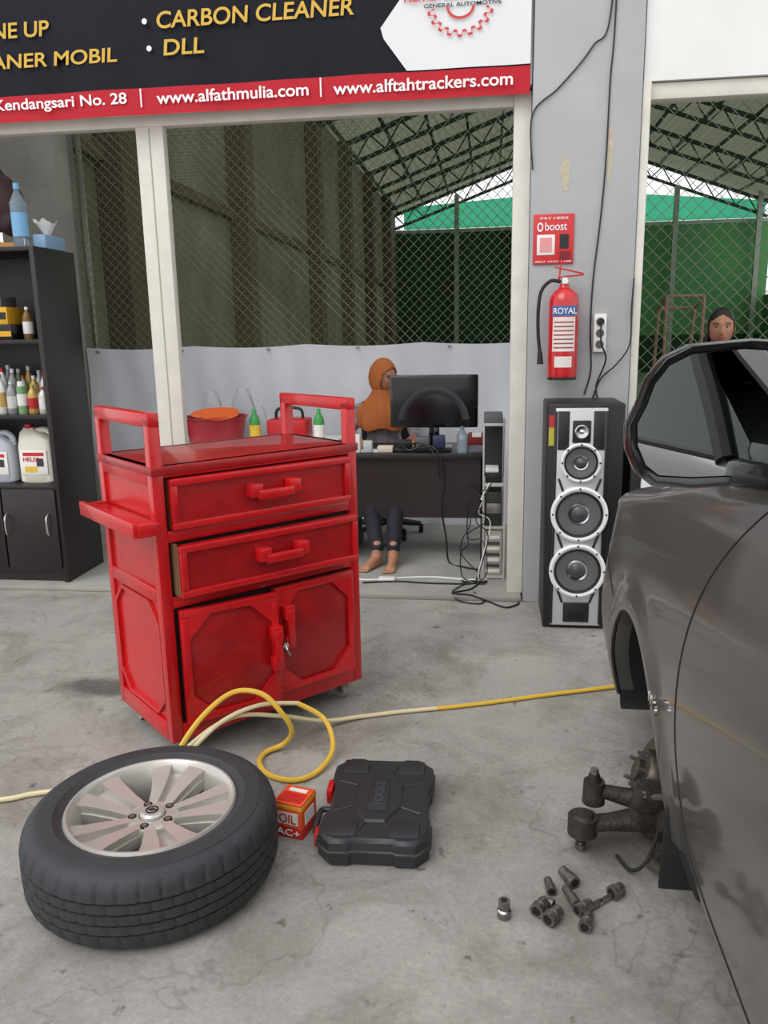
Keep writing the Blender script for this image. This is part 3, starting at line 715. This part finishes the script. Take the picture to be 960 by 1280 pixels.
rws=[mring(.87,1.495),mring(.90,1.482),mring(.97,1.470),mring(1.0,1.480),mring(1.0,1.51),mring(.95,1.56,.008),mring(.82,1.60,.02),mring(.5,1.628,.035),mring(.05,1.635,.04)]
b.rows(rws,mb,closed=True); b.add(mring(.87,1.495),[list(range(15))],blk)
b.add(mring(.86,1.4925),[list(range(15))],mg)
b.box((.50,1.53,1.235),(.14,.10,.05),mb,.015,RY(8)); b.box((.56,1.50,1.25),(.05,.2,.08),mb,.02)
b.done(car,ang=45)
b=B('rear_wheel'); wheel(b,T(.44,-.42,.352)@RY(-90)@T(0,0,-.21),True); b.done(car,ang=28)
b=B('far_wheels'); wheel(b,T(2*CX-.44,-.42,.352)@RY(90)@T(0,0,-.21),True); wheel(b,T(2*CX-.44,2.29,.352)@RY(90)@T(0,0,-.21),True); b.done(car,ang=28)
rotE=Matrix(((0,0,-1,0),(-1,0,0,0),(0,1,0,0),(0,0,0,1)))
text('fender_badge','VVT-i',-.045,.045,-.014,.014,0,chrome,car,.2,rot=T(xs(1.95,.55)-.002,1.945,.575)@rotE,ext=.003)
b=B('car_jack_stand')
b.prism([(.95,1.4),(1.15,1.4),(1.15,1.6),(.95,1.6)],0,.02,steel); b.cyl((1.05,1.5,.02),(1.05,1.5,.24),.05,.03,steel,12); b.done(car)

# ---------------- shelf ----------------
wood=mat('shelf_dark_wood',(36,30,30),.4,var=.2,scale=4)
b=B('display_shelf'); X0,X1,Y0,Y1=-3.7,-2.58,4.47,4.93; zf=.03
b.bx(X1-.03,X1,Y0,Y1,zf,2.03,wood,.003); b.bx(X0,X0+.03,Y0,Y1,zf,2.03,wood,.003); b.bx(X0,X1,Y1-.015,Y1,zf,2.03,wood)
for z in (2.03,1.51,1.07,.64,.12): b.bx(X0+.03 if z<2 else X0,X1-.03 if z<2 else X1,Y0+.005,Y1-.01,z-.025,z,wood,.002)
b.bx(X0+.03,X1-.03,Y0+.03,Y0+.05,zf,.1,wood)
for i in range(3):
    xa=X0+.035+i*.355; b.bx(xa,xa+.345,Y0-.012,Y0+.006,.12,.62,wood,.003)
for hx in (-3.32,-3.0,-2.93,-2.66):
    b.tube([(hx,Y0-.012,.33),(hx,Y0-.04,.35),(hx,Y0-.045,.40),(hx,Y0-.04,.45),(hx,Y0-.012,.47)],.006,chrome,8)
b.done()
def jug(name,x,y,z,h,body,lab,capc):
    b=B(name); b.M=T(x,y,z); w=h*.32;d=h*.18
    def sec(s,zz,ox=0):
        r=[]
        for i in range(24):
            t=2*pi*i/24; c,s_=math.cos(t),math.sin(t); r.append((ox+w*s*math.copysign(abs(c)**.5,c),d*s*math.copysign(abs(s_)**.5,s_),zz))
        return r
    rw=[sec(.9,0),sec(1,.01),sec(1,h*.62),sec(.93,h*.74,0),sec(.6,h*.86,-w*.3),sec(.32,h*.92,-w*.4),sec(.3,h*.94,-w*.4)]
    b.rows(rw,body,closed=True); b.add(rw[0],[list(range(24))[::-1]],body); b.add(rw[-1],[list(range(24))],body)
    b.cyl((-w*.4,0,h*.93),(-w*.4,0,h),d*.42,d*.42,capc,16)
    b.tube([(w*.0,0,h*.88),(w*.5,0,h*.90),(w*.86,0,h*.82),(w*.9,0,h*.68)],d*.3,body,10)
    b.box((0,-d*1.0,h*.36),(w*1.5,.004,h*.42),lab,.001)
    b.box((0,-d*1.02,h*.50),(w*1.2,.004,h*.06),mat('label_red',(200,40,40),.5)); b.box((-w*.2,-d*1.02,h*.24),(w*.7,.004,h*.1),mat('label_yel',(230,190,60),.5)); b.box((w*.35,-d*1.02,h*.36),(w*.4,.004,h*.14),mat('label_dark',(60,50,60),.5))
    o=b.done(); text('jug_word','HELIX',x-w*.6,x+w*.3,z+h*.38,z+h*.45,y-d*1.04-.002,mat('label_red',(200,40,40),.5),o)
cream2=mat('jug_white',(230,226,212),.4); lw=mat('jug_label',(240,238,232),.5)
jug('oil_jug',-2.78,4.63,.64,.36,cream2,lw,red); jug('oil_jug',-3.04,4.63,.64,.34,mat('jug_grey',(190,195,205),.4),lw,mat('cap_blue',(50,80,150),.5)); jug('oil_jug',-3.34,4.63,.64,.35,cream2,lw,red)
def bottle(b,x,y,z,h,r,m,capm,lab=None):
    S=b.M; b.M=T(x,y,z)
    b.lathe([(.0001,0),(r*.9,0),(r,.01),(r,h*.66),(r*.8,h*.76),(r*.35,h*.88),(r*.35,h*.93)],m,20); b.cyl((0,0,h*.91),(0,0,h),r*.4,r*.38,capm,14)
    if lab: b.lathe([(r*1.02,h*.18),(r*1.02,h*.55)],lab,20)
    b.M=S
cols=[(205,205,200),(40,90,60),(180,40,40),(225,225,220),(150,150,155),(120,160,120),(190,160,90)]
b=B('additive_bottles')
x=-3.62;i=0
while x<-2.66:
    c1=cols[i%7]; c2=cols[(i*3+2)%7]
    h=random.uniform(.16,.25)
    if i%3==0:
        b.cyl((x,4.56,1.07),(x,4.56,1.07+h),.031,.031,mat('can%d'%(i%7),c1,.35,.3),18); b.cyl((x,4.56,1.07+h),(x,4.56,1.10+h),.024,.022,mat('cap%d'%((i*3+2)%7),c2,.4),14); b.M=T(x,4.56,1.07); b.lathe([(.032,.05),(.032,.12)],mat('cap%d'%((i*3+2)%7),c2,.4),18); b.M=Matrix.Identity(4)
    else: bottle(b,x,4.56,1.07,h,.031,mat('can%d'%(i%7),c1,.35,.3),mat('cap%d'%((i*3+2)%7),c2,.4),mat('can%d'%((i+3)%7),cols[(i+3)%7],.35,.3))
    bottle(b,x+.03,4.65,1.07,random.uniform(.22,.28),.031,mat('can%d'%((i+1)%7),cols[(i+1)%7],.35,.3),red if i%2 else pwhite,pwhite)
    bottle(b,x+.01,4.75,1.07,random.uniform(.24,.30),.031,mat('can%d'%((i+2)%7),cols[(i+2)%7],.35,.3),pwhite,mat('can%d'%((i+4)%7),cols[(i+4)%7],.35,.3))
    x+=.068;i+=1
b.done()
b=B('battery_boxes'); yb=mat('box_yellow',(225,170,40),.5)
b.bx(-3.5,-3.12,4.53,4.75,1.51,1.63,black,.004); b.bx(-3.1,-2.80,4.52,4.75,1.51,1.60,black,.004); b.bx(-3.095,-2.805,4.517,4.525,1.53,1.56,yb); b.bx(-3.02,-2.83,4.54,4.72,1.60,1.70,yb,.004); b.bx(-3.01,-2.84,4.536,4.545,1.63,1.67,black)
b.bx(-3.45,-3.2,4.54,4.74,1.63,1.72,yb,.004); bottle(b,-2.74,4.6,1.51,.19,.03,mat('amber',(120,90,50),.3),pwhite,pwhite); b.bx(-2.99,-2.86,4.54,4.7,1.70,1.76,mat('box_grey',(90,90,92),.5),.003); bottle(b,-2.68,4.68,1.51,.14,.025,black,pwhite); b.done()
wtr=mat('clear_plastic',(205,222,235),.08,0,trans=.75)
b=B('water_bottle'); bottle(b,-2.72,4.60,2.03,.36,.045,wtr,mat('cap_lblue',(120,180,220),.4),mat('label_aqua',(120,175,215),.4))
for k in range(5): b.M=T(-2.72,4.60,2.03); b.lathe([(.0452,.20+k*.012),(.0475,.204+k*.012),(.0452,.208+k*.012)],wtr,20)
b.M=Matrix.Identity(4); b.done()
b=B('tissue_box'); b.bx(-2.665,-2.585,4.62,4.85,2.03,2.11,mat('tissue_blue',(130,165,195),.5),.006)
rows=[]
for j in range(6):
    t=j/5; rows.append([(-2.625+(.012+.045*t)*math.cos(a)*(1+.25*math.sin(3*a+t*2)),4.72+(.02+.06*t)*math.sin(a)*(1+.2*math.cos(2*a)),2.11+.08*t*(1+.2*math.sin(4*a))) for a in [2*pi*i/24 for i in range(24)]])
b.rows(rows,pwhite,closed=True); b.done(ang=80)
b=B('parts_carton'); b.bx(-2.92,-2.79,4.66,4.86,2.03,2.075,mat('box_amber',(190,130,60),.5),.004); b.bx(-3.5,-2.94,4.60,4.86,2.03,2.09,mat('tray_white',(200,196,190),.5),.004); b.done()
b=B('black_bag'); bm_=mat('bag_black',(20,17,21),.6,scale=8,rgb2=(64,24,30))
for c,r_ in (((-3.10,4.72,2.25),(.24,.11,.15)),((-2.92,4.72,2.30),(.17,.1,.16)),((-3.0,4.70,2.42),(.16,.1,.13)),((-3.2,4.70,2.44),(.16,.1,.14)),((-2.84,4.72,2.20),(.08,.08,.09)),((-2.86,4.70,2.38),(.07,.07,.08))): b.sph(c,r_,bm_)
b.tube([(-3.1,4.66,2.5),(-3.0,4.62,2.62),(-2.92,4.66,2.45)],.014,bm_)
b.done(remesh=.015,smooth=2)

# ---------------- side table + clutter ----------------
b=B('side_table'); b.bx(-2.12,-.98,4.85,5.4,.80,.83,pwhite,.004)
for x in (-2.08,-1.02):
    for y in (4.89,5.36): b.bx(x-.02,x+.02,y-.02,y+.02,.03,.80,steel)
b.done()
b=B('red_tub'); tubm=mat('tub_red',(176,50,62),.4); b.M=T(-1.79,5.1,.83)
b.lathe([(.0001,0),(.17,0),(.175,.01),(.2,.155),(.212,.16),(.212,.168),(.195,.166),(.17,.02),(.0001,.015)],tubm,40)
b.M=T(-1.79,5.09,1.0)@RX(8); b.lathe([(.0001,0),(.10,.0),(.15,.015),(.155,.02),(.10,.008),(.0001,.006)],mat('plate_orange',(230,105,50),.4),32); b.M=T(-1.72,5.0,1.0)@RX(12); b.lathe([(.0001,0),(.08,.0),(.12,.015),(.08,.008),(.0001,.006)],mat('plate_orange',(230,105,50),.4),32)
b.M=Matrix.Identity(4); b.done()
bagm=mat('plastic_bag',(215,218,222),.35,trans=.45)
b=B('plastic_bag')
for c,s_ in (((-1.90,5.36,1.05),.85),((-1.68,5.36,1.03),.95),((-1.57,5.36,1.0),.7)):
    rows=[]
    for j in range(11):
        t=j/10; rr_=(.075*math.sin(pi*min(1,t*.72+.16))+.012)*s_
        rows.append([(c[0]+rr_*math.cos(a)*(1+.07*math.sin(5*a+j*.7)+.05*math.sin(9*a-j)),c[1]+rr_*.5*math.sin(a)*(1+.08*math.cos(4*a+j*.8)),c[2]-.22+.36*t*s_*(1+.03*math.sin(3*a))) for a in [2*pi*i/36 for i in range(36)]])
    b.rows(rows,bagm,closed=True)
b.done(ang=60)
b=B('cardboard_box'); b.bx(-2.1,-2.01,4.9,5.1,.83,1.0,mat('cardboard',(140,100,70),.8),.003); b.done()
b=B('soda_bottle'); gb=mat('green_bottle',(60,150,70),.25); bottle(b,-1.49,4.98,.83,.22,.034,gb,mat('cap_green',(50,180,90),.4),mat('label_yel',(230,190,60),.5)); b.done()
b=B('soda_bottle'); bottle(b,-1.07,4.98,.83,.22,.034,gb,mat('cap_green',(50,180,90),.4),pwhite); b.done()
b=B('red_toolbox'); b.bx(-1.42,-1.16,5.0,5.2,.83,.98,red,.015); b.tube([(-1.38,5.1,.97),(-1.36,5.1,1.04),(-1.22,5.1,1.04),(-1.2,5.1,.97)],.01,black); b.done()
b=B('clear_cups')
for x in (-1.46,-1.38): b.cyl((x,5.3,.83),(x,5.3,.95),.03,.038,pwhite,18)
b.done()

# ---------------- desk, monitor ----------------
dw=mat('desk_dark_laminate',(44,38,38),.35,var=.15,scale=3)
b=B('office_desk'); b.bx(-.96,.0,5.08,5.62,.715,.75,dw,.004); b.bx(-.93,-.03,5.12,5.14,.32,.715,dw)
for x in (-.93,-.05): b.bx(x,x+.025,5.12,5.58,.03,.715,dw)
b.done()
b=B('computer_monitor'); scr=mat('monitor_gloss_black',(14,14,16),.12,coat=.6)
b.box((-.362,5.30,1.065),(.58,.028,.345),scr,.01); b.box((-.362,5.282,1.065),(.545,.004,.31),mat('monitor_back_inset',(20,20,24),.2),.001)
b.M=T(-.362,5.279,.925)@RX(90); b.lathe([(.235,0),(.235,.006),(.215,.008),(.195,.004),(.19,.0)],mat('monitor_arc',(52,54,60),.3),40,a0=.1,a1=pi-.1); b.M=Matrix.Identity(4)
b.box((-.362,5.31,.85),(.07,.02,.16),scr,.005); b.box((-.362,5.31,.76),(.24,.17,.018),scr,.006); b.done()
b=B('desk_clutter')
b.bx(-.62,-.24,5.14,5.20,.751,.775,black,.006); b.bx(-.47,-.38,5.12,5.2,.775,.85,mat('grey_plastic',(90,92,98),.5),.01); b.bx(-.36,-.28,5.12,5.18,.775,.86,mat('navy_plastic',(40,50,80),.4),.01); b.bx(-.58,-.5,5.13,5.2,.775,.83,black,.01)
b.bx(-.9,-.72,5.12,5.22,.751,.762,pwhite,.002); b.bx(-.90,-.83,5.1,5.15,.751,.87,pwhite,.006); b.bx(-.81,-.75,5.1,5.14,.751,.83,mat('cup_clearish',(190,195,200),.3),.01); b.bx(-.72,-.62,5.12,5.2,.751,.79,mat('box_cream',(215,205,185),.5),.004)
b.tube([(-.55,5.12,.79),(-.5,5.09,.77),(-.42,5.1,.8),(-.34,5.08,.78),(-.3,5.06,.70),(-.28,5.06,.55),(-.30,5.07,.40),(-.27,5.06,.2),(-.25,5.05,.04),(-.15,4.95,.037),(-.05,4.9,.037)],.006,black)
b.tube([(-.5,5.12,.80),(-.45,5.08,.82),(-.38,5.07,.79),(-.33,5.05,.72),(-.31,5.05,.6)],.005,black)
b.done()
b=B('glass_jar'); bottle(b,-.17,5.12,.75,.17,.035,wtr,steel); b.done()
b=B('calculator'); b.box((-.08,5.14,.77),(.1,.1,.02),mat('grey_plastic',(90,92,98),.5),.004,RX(15)); b.done()
b=B('receipt_printer'); b.box((-.08,5.34,.802),(.12,.1,.1),mat('dark_red',(120,30,30),.5),.01); b.bx(-.11,-.05,5.285,5.30,.83,.86,pwhite); b.done()
rk=mat('rack_pale',(186,184,178),.5)
b=B('white_rack')
for z in (.05,.36,.62,.98): b.bx(-.035,.10,4.72,5.05,z-.015,z,rk,.002)
for x in (-.035,.09): b.bx(x,x+.010,4.72,4.732,.03,.98,rk); b.bx(x,x+.010,5.04,5.05,.03,.98,rk)
b.bx(-.02,.08,4.76,4.95,.62,.68,black,.004); b.bx(-.02,.06,4.78,4.95,.68,.70,pwhite,.004); b.bx(-.03,.08,4.74,4.95,.98,1.03,mat('box_grey',(90,90,92),.5),.004); b.bx(-.03,.085,4.95,5.03,.63,.96,mat('rack_dark',(40,38,40),.6))
b.done()
b=B('desktop_computer'); pcm=mat('pc_beige',(176,174,164),.5)
b.bx(-.022,.082,4.735,5.03,.052,.335,pcm,.004)
for i in range(7): b.bx(-.01,.07,4.729,4.737,.07+i*.035,.09+i*.035,mat('pc_dark',(70,70,68),.5) if i%2 else pwhite,.001)
b.done()
b=B('desktop_computer'); b.bx(-.022,.082,4.735,5.03,.362,.57,mat('pc_dark2',(44,44,46),.5),.004); b.bx(-.01,.075,4.73,4.737,.44,.50,steel,.001); b.done()
b=B('cable_tangle')
rnd=random.Random(3)
for k in range(8):
    pts=[]
    for i in range(9): pts.append((rnd.uniform(-.16,.02),rnd.uniform(4.60,4.70),.04+rnd.uniform(0,.6) if i<6 and k<5 else .037))
    pts.sort(key=lambda p:-p[2]); b.tube(pts,.0035,black if k!=2 else pwhite)
b.tube([(-.05,4.62,.036),(-.1,4.5,.036),(-.2,4.42,.036),(-.1,4.395,.036),(.0,4.375,.008),(.1,4.28,.006),(.17,4.34,.006),(.175,4.38,.006)],.005,black)
b.tube([(-.12,4.62,.036),(-.2,4.45,.036),(-.16,4.37,.008),(-.06,4.33,.006),(-.02,4.37,.008),(-.08,4.45,.036)],.004,black)
b.tube([(-.05,4.66,.036),(-.3,4.72,.036),(-.5,4.70,.036),(-.7,4.64,.036),(-.9,4.66,.036),(-1.05,4.72,.036)],.006,pwhite)
b.tube([(-.1,4.6,.036),(-.35,4.60,.036),(-.55,4.62,.036),(-.75,4.58,.036)],.005,black)
b.bx(-.66,-.56,4.62,4.68,.031,.05,pwhite,.004)
b.done()

# office chair
b=B('office_chair'); cc=mat('chair_black',(26,26,28),.7); cx_,cy_=-.76,5.84
b.box((cx_,cy_,.46),(.46,.42,.07),cc,.03); b.box((cx_,cy_+.22,.80),(.42,.05,.42),cc,.02,RX(-4)); b.box((cx_,cy_+.235,.6),(.06,.03,.3),black,.005)
b.cyl((cx_,cy_,.12),(cx_,cy_,.44),.03,.025,steel,14)
for i in range(5):
    a=2*pi*i/5+.3; e=Vector((cx_+.27*math.cos(a),cy_-.03+.23*math.sin(a),.10)); b.cyl((cx_,cy_,.13),e,.03,.018,black,10); b.cyl(e+Vector((-.015,0,-.035)),e+Vector((.015,0,-.035)),.033,.033,black,16)
b.done()

# ---------------- people ----------------
def head(name,Mh,parent,skin,lips,hairm):
    b=B(name); b.M=Mh
    NU,NV=48,36; rows=[]
    for j in range(NV+1):
        ph=-pi/2+pi*j/NV; row=[]
        for i in range(NU):
            t=2*pi*i/NU; dx=math.cos(ph)*math.cos(t);dy=math.cos(ph)*math.sin(t);dz=math.sin(ph)
            x=.073*dx;y=.092*dy;z=.115*dz
            if dz<0: x*=1-.30*dz*dz; y*=1-.12*dz*dz
            if dz<0 and dy>0: y*=1-.3*abs(dz)
            if dy<0:
                y-=.024*math.exp(-(x/.010)**2-((z+.022)/.016)**2)+.010*math.exp(-(x/.008)**2-((z-.002)/.02)**2)
                for sx in (-.031,.031): y+=.010*math.exp(-((x-sx)/.016)**2-((z-.008)/.011)**2)
                y-=.006*math.exp(-(x/.045)**2-((z-.032)/.010)**2)
                y-=.006*math.exp(-(x/.02)**2-((z+.055)/.012)**2)+.010*math.exp(-(x/.02)**2-((z+.095)/.014)**2)
            row.append((x,y,z))
        rows.append(row)
    b.rows(rows,skin,closed=True)
    ew=mat('eye_white',(225,220,215),.2); ei=mat('iris',(35,22,16),.2)
    for sx in (-.031,.031):
        b.sph((sx,-.070,.008),(.0135,.010,.008),ew,14,10); b.sph((sx,-.0765,.007),(.0058,.005,.0058),ei,12,8)
        b.tube([(sx-.015,-.078,.009),(sx,-.084,.0165),(sx+.015,-.078,.009)],.0016,ei,6,5)
        b.tube([(sx-.018,-.083,.026),(sx,-.092,.031),(sx+.018,-.083,.026)],.0026,hairm,6,5)
        b.sph((sx*2.35,.005,-.005),(.010,.018,.030),skin,10,8)
        b.sph((sx*.27,-.104,-.030),(.0065,.008,.005),skin,8,6)
    b.tube([(-.022,-.086,-.056),(-.008,-.0985,-.0525),(.008,-.0985,-.0525),(.022,-.086,-.056)],lambda t:.001+.0036*math.sin(pi*t),lips,8,5)
    b.tube([(-.021,-.086,-.058),(0,-.098,-.0635),(.021,-.086,-.058)],lambda t:.001+.0046*math.sin(pi*t),lips,8,6)
    return b.done(parent,ang=60)
def hand(name,wrist,dirv,up,parent,skin,side=1,curl=.5):
    X=Vector(dirv).normalized(); Z=Vector(up); Z=(Z-X*Z.dot(X)).normalized(); Y=Z.cross(X)
    Mh=Matrix((X,Y,Z)).transposed().to_4x4(); Mh.translation=Vector(wrist)
    b=B(name); b.M=Mh
    b.cap((-.03,0,0),(.01,0,0),.024,.026,skin)
    for yy in (-.026,-.009,.009,.026): b.cap((.015,yy*.7,0),(.078,yy,0),.014,.011,skin)
    for k,(yy,L_) in enumerate(((-.028,.058),(-.0095,.07),(.0095,.076),(.028,.066))):
        p=Vector((.08,yy,0)); a=0; r=.0085
        for s_,fr in enumerate((.45,.32,.23)):
            a+=curl*(.5 if s_==0 else .8); q=p+Vector((math.cos(a),0,-math.sin(a)))*L_*fr*1.15; b.cap(p,q,r,r*.9,skin); p=q; r*=.9
    p=Vector((.02,side*.022,-.005)); q=Vector((.05,side*.052,-.015)); r_=Vector((.08,side*.058,-.022)); b.cap(p,q,.013,.0105,skin); b.cap(q,r_,.0105,.009,skin)
    return b.done(parent,remesh=.004,smooth=3)
def foot(b,ank,d,m):
    ank=Vector(ank); d=Vector(d).normalized(); w=Vector((-d.y,d.x,0)); z0=.032
    heel=Vector((ank.x,ank.y,z0+.028))-d*.03; ball=Vector((ank.x,ank.y,z0+.018))+d*.12
    b.cap(ank,heel,.036,.028,m); b.cap(ank+d*.01-Vector((0,0,.015)),ball+Vector((0,0,.006)),.034,.02,m); b.cap(heel,ball-w*.018,.026,.018,m); b.cap(heel,ball+w*.018,.024,.017,m)
    for i,(o,l,r) in enumerate(((-.032,.050,.0125),(-.014,.048,.009),(0.0,.043,.0085),(.014,.036,.008),(.027,.028,.0078))):
        s_=ball+w*o; s_.z=z0+.012; e=s_+d*l; e.z=z0+r-.002; b.cap(s_,e,r*1.1,r,m)

wm=empty('woman_in_hijab')
hij=mat('hijab_rust',(184,104,50),.8,var=.12,scale=8); top=mat('blouse_print',(176,164,168),.8,rgb2=(104,104,118),scale=22); trou=mat('trousers_navy',(30,32,42),.8,var=.1)
lips=mat('lips',(150,76,70),.5); hairm=mat('hair_black',(18,15,15),.5)
b=B('torso_and_sleeves')
hip=Vector((-.76,5.82,.60)); ch=Vector((-.76,5.77,.86))
b.cap(hip,ch,.135,.12,top); b.sph((-.76,5.77,.66),(.18,.13,.14),top); b.sph((-.76,5.76,.90),(.175,.11,.13),top)
b.cap((-.92,5.74,.97),(-.60,5.74,.97),.055,.055,top); b.cap((-.76,5.74,.98),(-.76,5.735,1.08),.055,.048,top)
b.cap((-.94,5.74,.96),(-1.0,5.62,.82),.058,.048,top); b.cap((-1.0,5.62,.82),(-.92,5.42,.82),.048,.038,top)
b.cap((-.58,5.74,.96),(-.52,5.64,.80),.052,.042,top); b.cap((-.52,5.64,.80),(-.52,5.52,.805),.042,.030,top)
b.done(wm,remesh=.012,smooth=5)
hand('hand_1',(-.895,5.37,.80),(.6,-.9,-.1),(0,0,1),wm,skinm,1,.3); hand('hand_2',(-.52,5.50,.80),(-.1,-1,-.12),(0,0,1),wm,skinm,-1,.3)
b=B('trousers')
for sx,kx,ax in ((-.10,-.85,-.715),(.10,-.62,-.605)):
    hp=Vector((-.76+sx,5.80,.60)); kn=Vector((kx,5.38,.60)); an=Vector((ax,4.97,.15))
    b.cap(hp,kn,.095,.068,trou); b.cap(kn,kn.lerp(an,.35),.068,.066,trou); b.cap(kn.lerp(an,.35),an,.064,.046,trou)
b.sph((-.76,5.83,.60),(.19,.15,.10),trou); b.done(wm,remesh=.012,smooth=5)
b=B('feet'); b.cap((-.715,4.97,.17),(-.715,4.95,.10),.035,.034,skinm); b.cap((-.605,4.97,.17),(-.605,4.95,.10),.035,.034,skinm)
foot(b,(-.715,4.95,.10),(-.5,-1,0),skinm); foot(b,(-.605,4.95,.10),(-.05,-1,0),skinm); b.done(wm,remesh=.006,smooth=3)
HM=T(-.742,5.70,1.205)@RZ(50)@RX(10)
head('head',HM,wm,skinm,lips,hairm)
b=B('neck'); b.cap((-.76,5.735,1.0),(-.757,5.71,1.14),.05,.045,skinm); b.done(wm)
b=B('hijab'); b.M=HM
rows=[];NU=64
lev=[]
for j in range(26):
    ph=pi/2-j*(pi/2+.75)/25; lev.append((math.sin(ph)*.135,math.cos(ph)*.092+.0001,math.cos(ph)*.112+.0001,.014))
for (z,rx,ry,oy) in lev:
    rows.append([(rx*math.cos(2*pi*i/NU)*(1+.02*math.sin(i*1.7+z*60)),oy+ry*math.sin(2*pi*i/NU),z) for i in range(NU)])
def skip(j,i):
    z=(rows[j][i][2]+rows[j+1][i][2])/2; x=rows[j][i][0]; y=rows[j][i][1]
    return y<.01 and (x/.078)**2+((z+.016)/.094)**2<1
b.rows(rows,hij,closed=True,skip=skip)
b.done(wm,ang=80,solid=.006)
b=B('hijab_drape'); rows=[]
for (z,rx,ry,oy,ox) in [(1.125,.070,.080,5.715,-.757),(1.09,.085,.088,5.71,-.757),(1.05,.115,.10,5.71,-.757),(1.01,.165,.125,5.72,-.757),(.97,.195,.145,5.725,-.757),(.92,.21,.155,5.73,-.757),(.87,.205,.155,5.725,-.757),(.84,.19,.15,5.72,-.757)]:
    rows.append([(ox+rx*math.cos(2*pi*i/NU)*(1+.04*math.sin(i*1.1)),oy+ry*math.sin(2*pi*i/NU)*(1+.05*math.sin(i*1.6+z*5)),z+.02*math.sin(i*.55)*(1.13-z)*2) for i in range(NU)])
b.rows(rows,hij,closed=True); b.done(wm,ang=80,solid=.006,subd=1)

pm=empty('standing_woman')
sh2=mat('shirt_maroon',(120,60,70),.8,var=.1); jn=mat('jeans',(50,60,85),.8,var=.1)
PX,PY=1.40,5.25
b=B('shirt'); b.sph((PX,PY,1.12),(.165,.11,.16),sh2); b.sph((PX,PY,1.22),(.175,.105,.12),sh2); b.cap((PX,PY,.92),(PX,PY,1.2),.135,.13,sh2); b.cap((PX-.15,PY,1.29),(PX+.15,PY,1.29),.05,.05,sh2); b.cap((PX,PY,1.27),(PX,PY,1.34),.06,.052,sh2)
for s_ in (-1,1): b.cap((PX+s_*.165,PY,1.28),(PX+s_*.21,PY+.01,1.08),.052,.045,sh2)
b.done(pm,remesh=.012,smooth=5)
b=B('arms')
for s_ in (-1,1): b.cap((PX+s_*.205,PY+.01,1.12),(PX+s_*.225,PY,1.0),.038,.036,skinm); b.cap((PX+s_*.225,PY,1.0),(PX+s_*.225,PY-.06,.80),.036,.024,skinm)
b.done(pm,remesh=.01)
for s_ in (-1,1): hand('hand_%d'%(s_+2),(PX+s_*.225,PY-.065,.77),(0,-.15,-1),(s_,0,0),pm,skinm,1,.3)
b=B('jeans'); b.sph((PX,PY,.90),(.165,.12,.12),jn)
for s_ in (-1,1): b.cap((PX+s_*.085,PY,.85),(PX+s_*.09,PY-.01,.48),.09,.06,jn); b.cap((PX+s_*.09,PY-.01,.48),(PX+s_*.09,PY+.01,.12),.06,.045,jn)
b.done(pm,remesh=.012,smooth=5)
b=B('feet')
for s_ in (-1,1): b.cap((PX+s_*.09,PY+.01,.16),(PX+s_*.09,PY+.01,.10),.034,.034,skinm); foot(b,(PX+s_*.09,PY+.01,.10),(s_*.15,-1,0),skinm)
b.done(pm,remesh=.006,smooth=3)
b=B('neck'); b.cap((PX,PY,1.30),(PX,PY-.01,1.42),.048,.045,skinm); b.done(pm)
HM2=T(PX,PY-.01,1.50)@RZ(-12)
head('head',HM2,pm,skinm,lips,hairm)
b=B('hair'); b.M=HM2; rows=[]
for j in range(30):
    ph=pi/2-j*(pi/2+.6)/29; rows.append([(math.cos(ph)*.081*math.cos(2*pi*i/NU),.012+math.cos(ph)*.102*math.sin(2*pi*i/NU),.010+math.sin(ph)*.116) for i in range(NU)])
def skip2(j,i):
    x,y,z=rows[j][i]; return y<.0 and z<.088-abs(x)*.55 and not(abs(x)>.070 and y>-.03)
b.rows(rows,hairm,closed=True,skip=skip2); b.sph((0,.12,.02),(.045,.04,.05),hairm,14,10); b.tube([(-.05,.11,-.02),(-.075,.04,-.08),(-.085,-.01,-.16)],.022,hairm,8,6); b.done(pm,ang=80,solid=.005)

# ---------------- light ----------------
w=bpy.data.worlds.new('overcast_sky'); bpy.context.scene.world=w; w.use_nodes=True
bg=w.node_tree.nodes['Background']; bg.inputs['Color'].default_value=(.98,.987,1,1); bg.inputs['Strength'].default_value=1.22
s=bpy.data.lights.new('soft_sun','SUN'); s.energy=1.15; s.angle=math.radians(40); s.color=(1,.985,.96)
so=bpy.data.objects.new('soft_sun',s); bpy.context.collection.objects.link(so)
so.rotation_euler=Vector((.45,.75,-1)).to_track_quat('-Z','Y').to_euler()
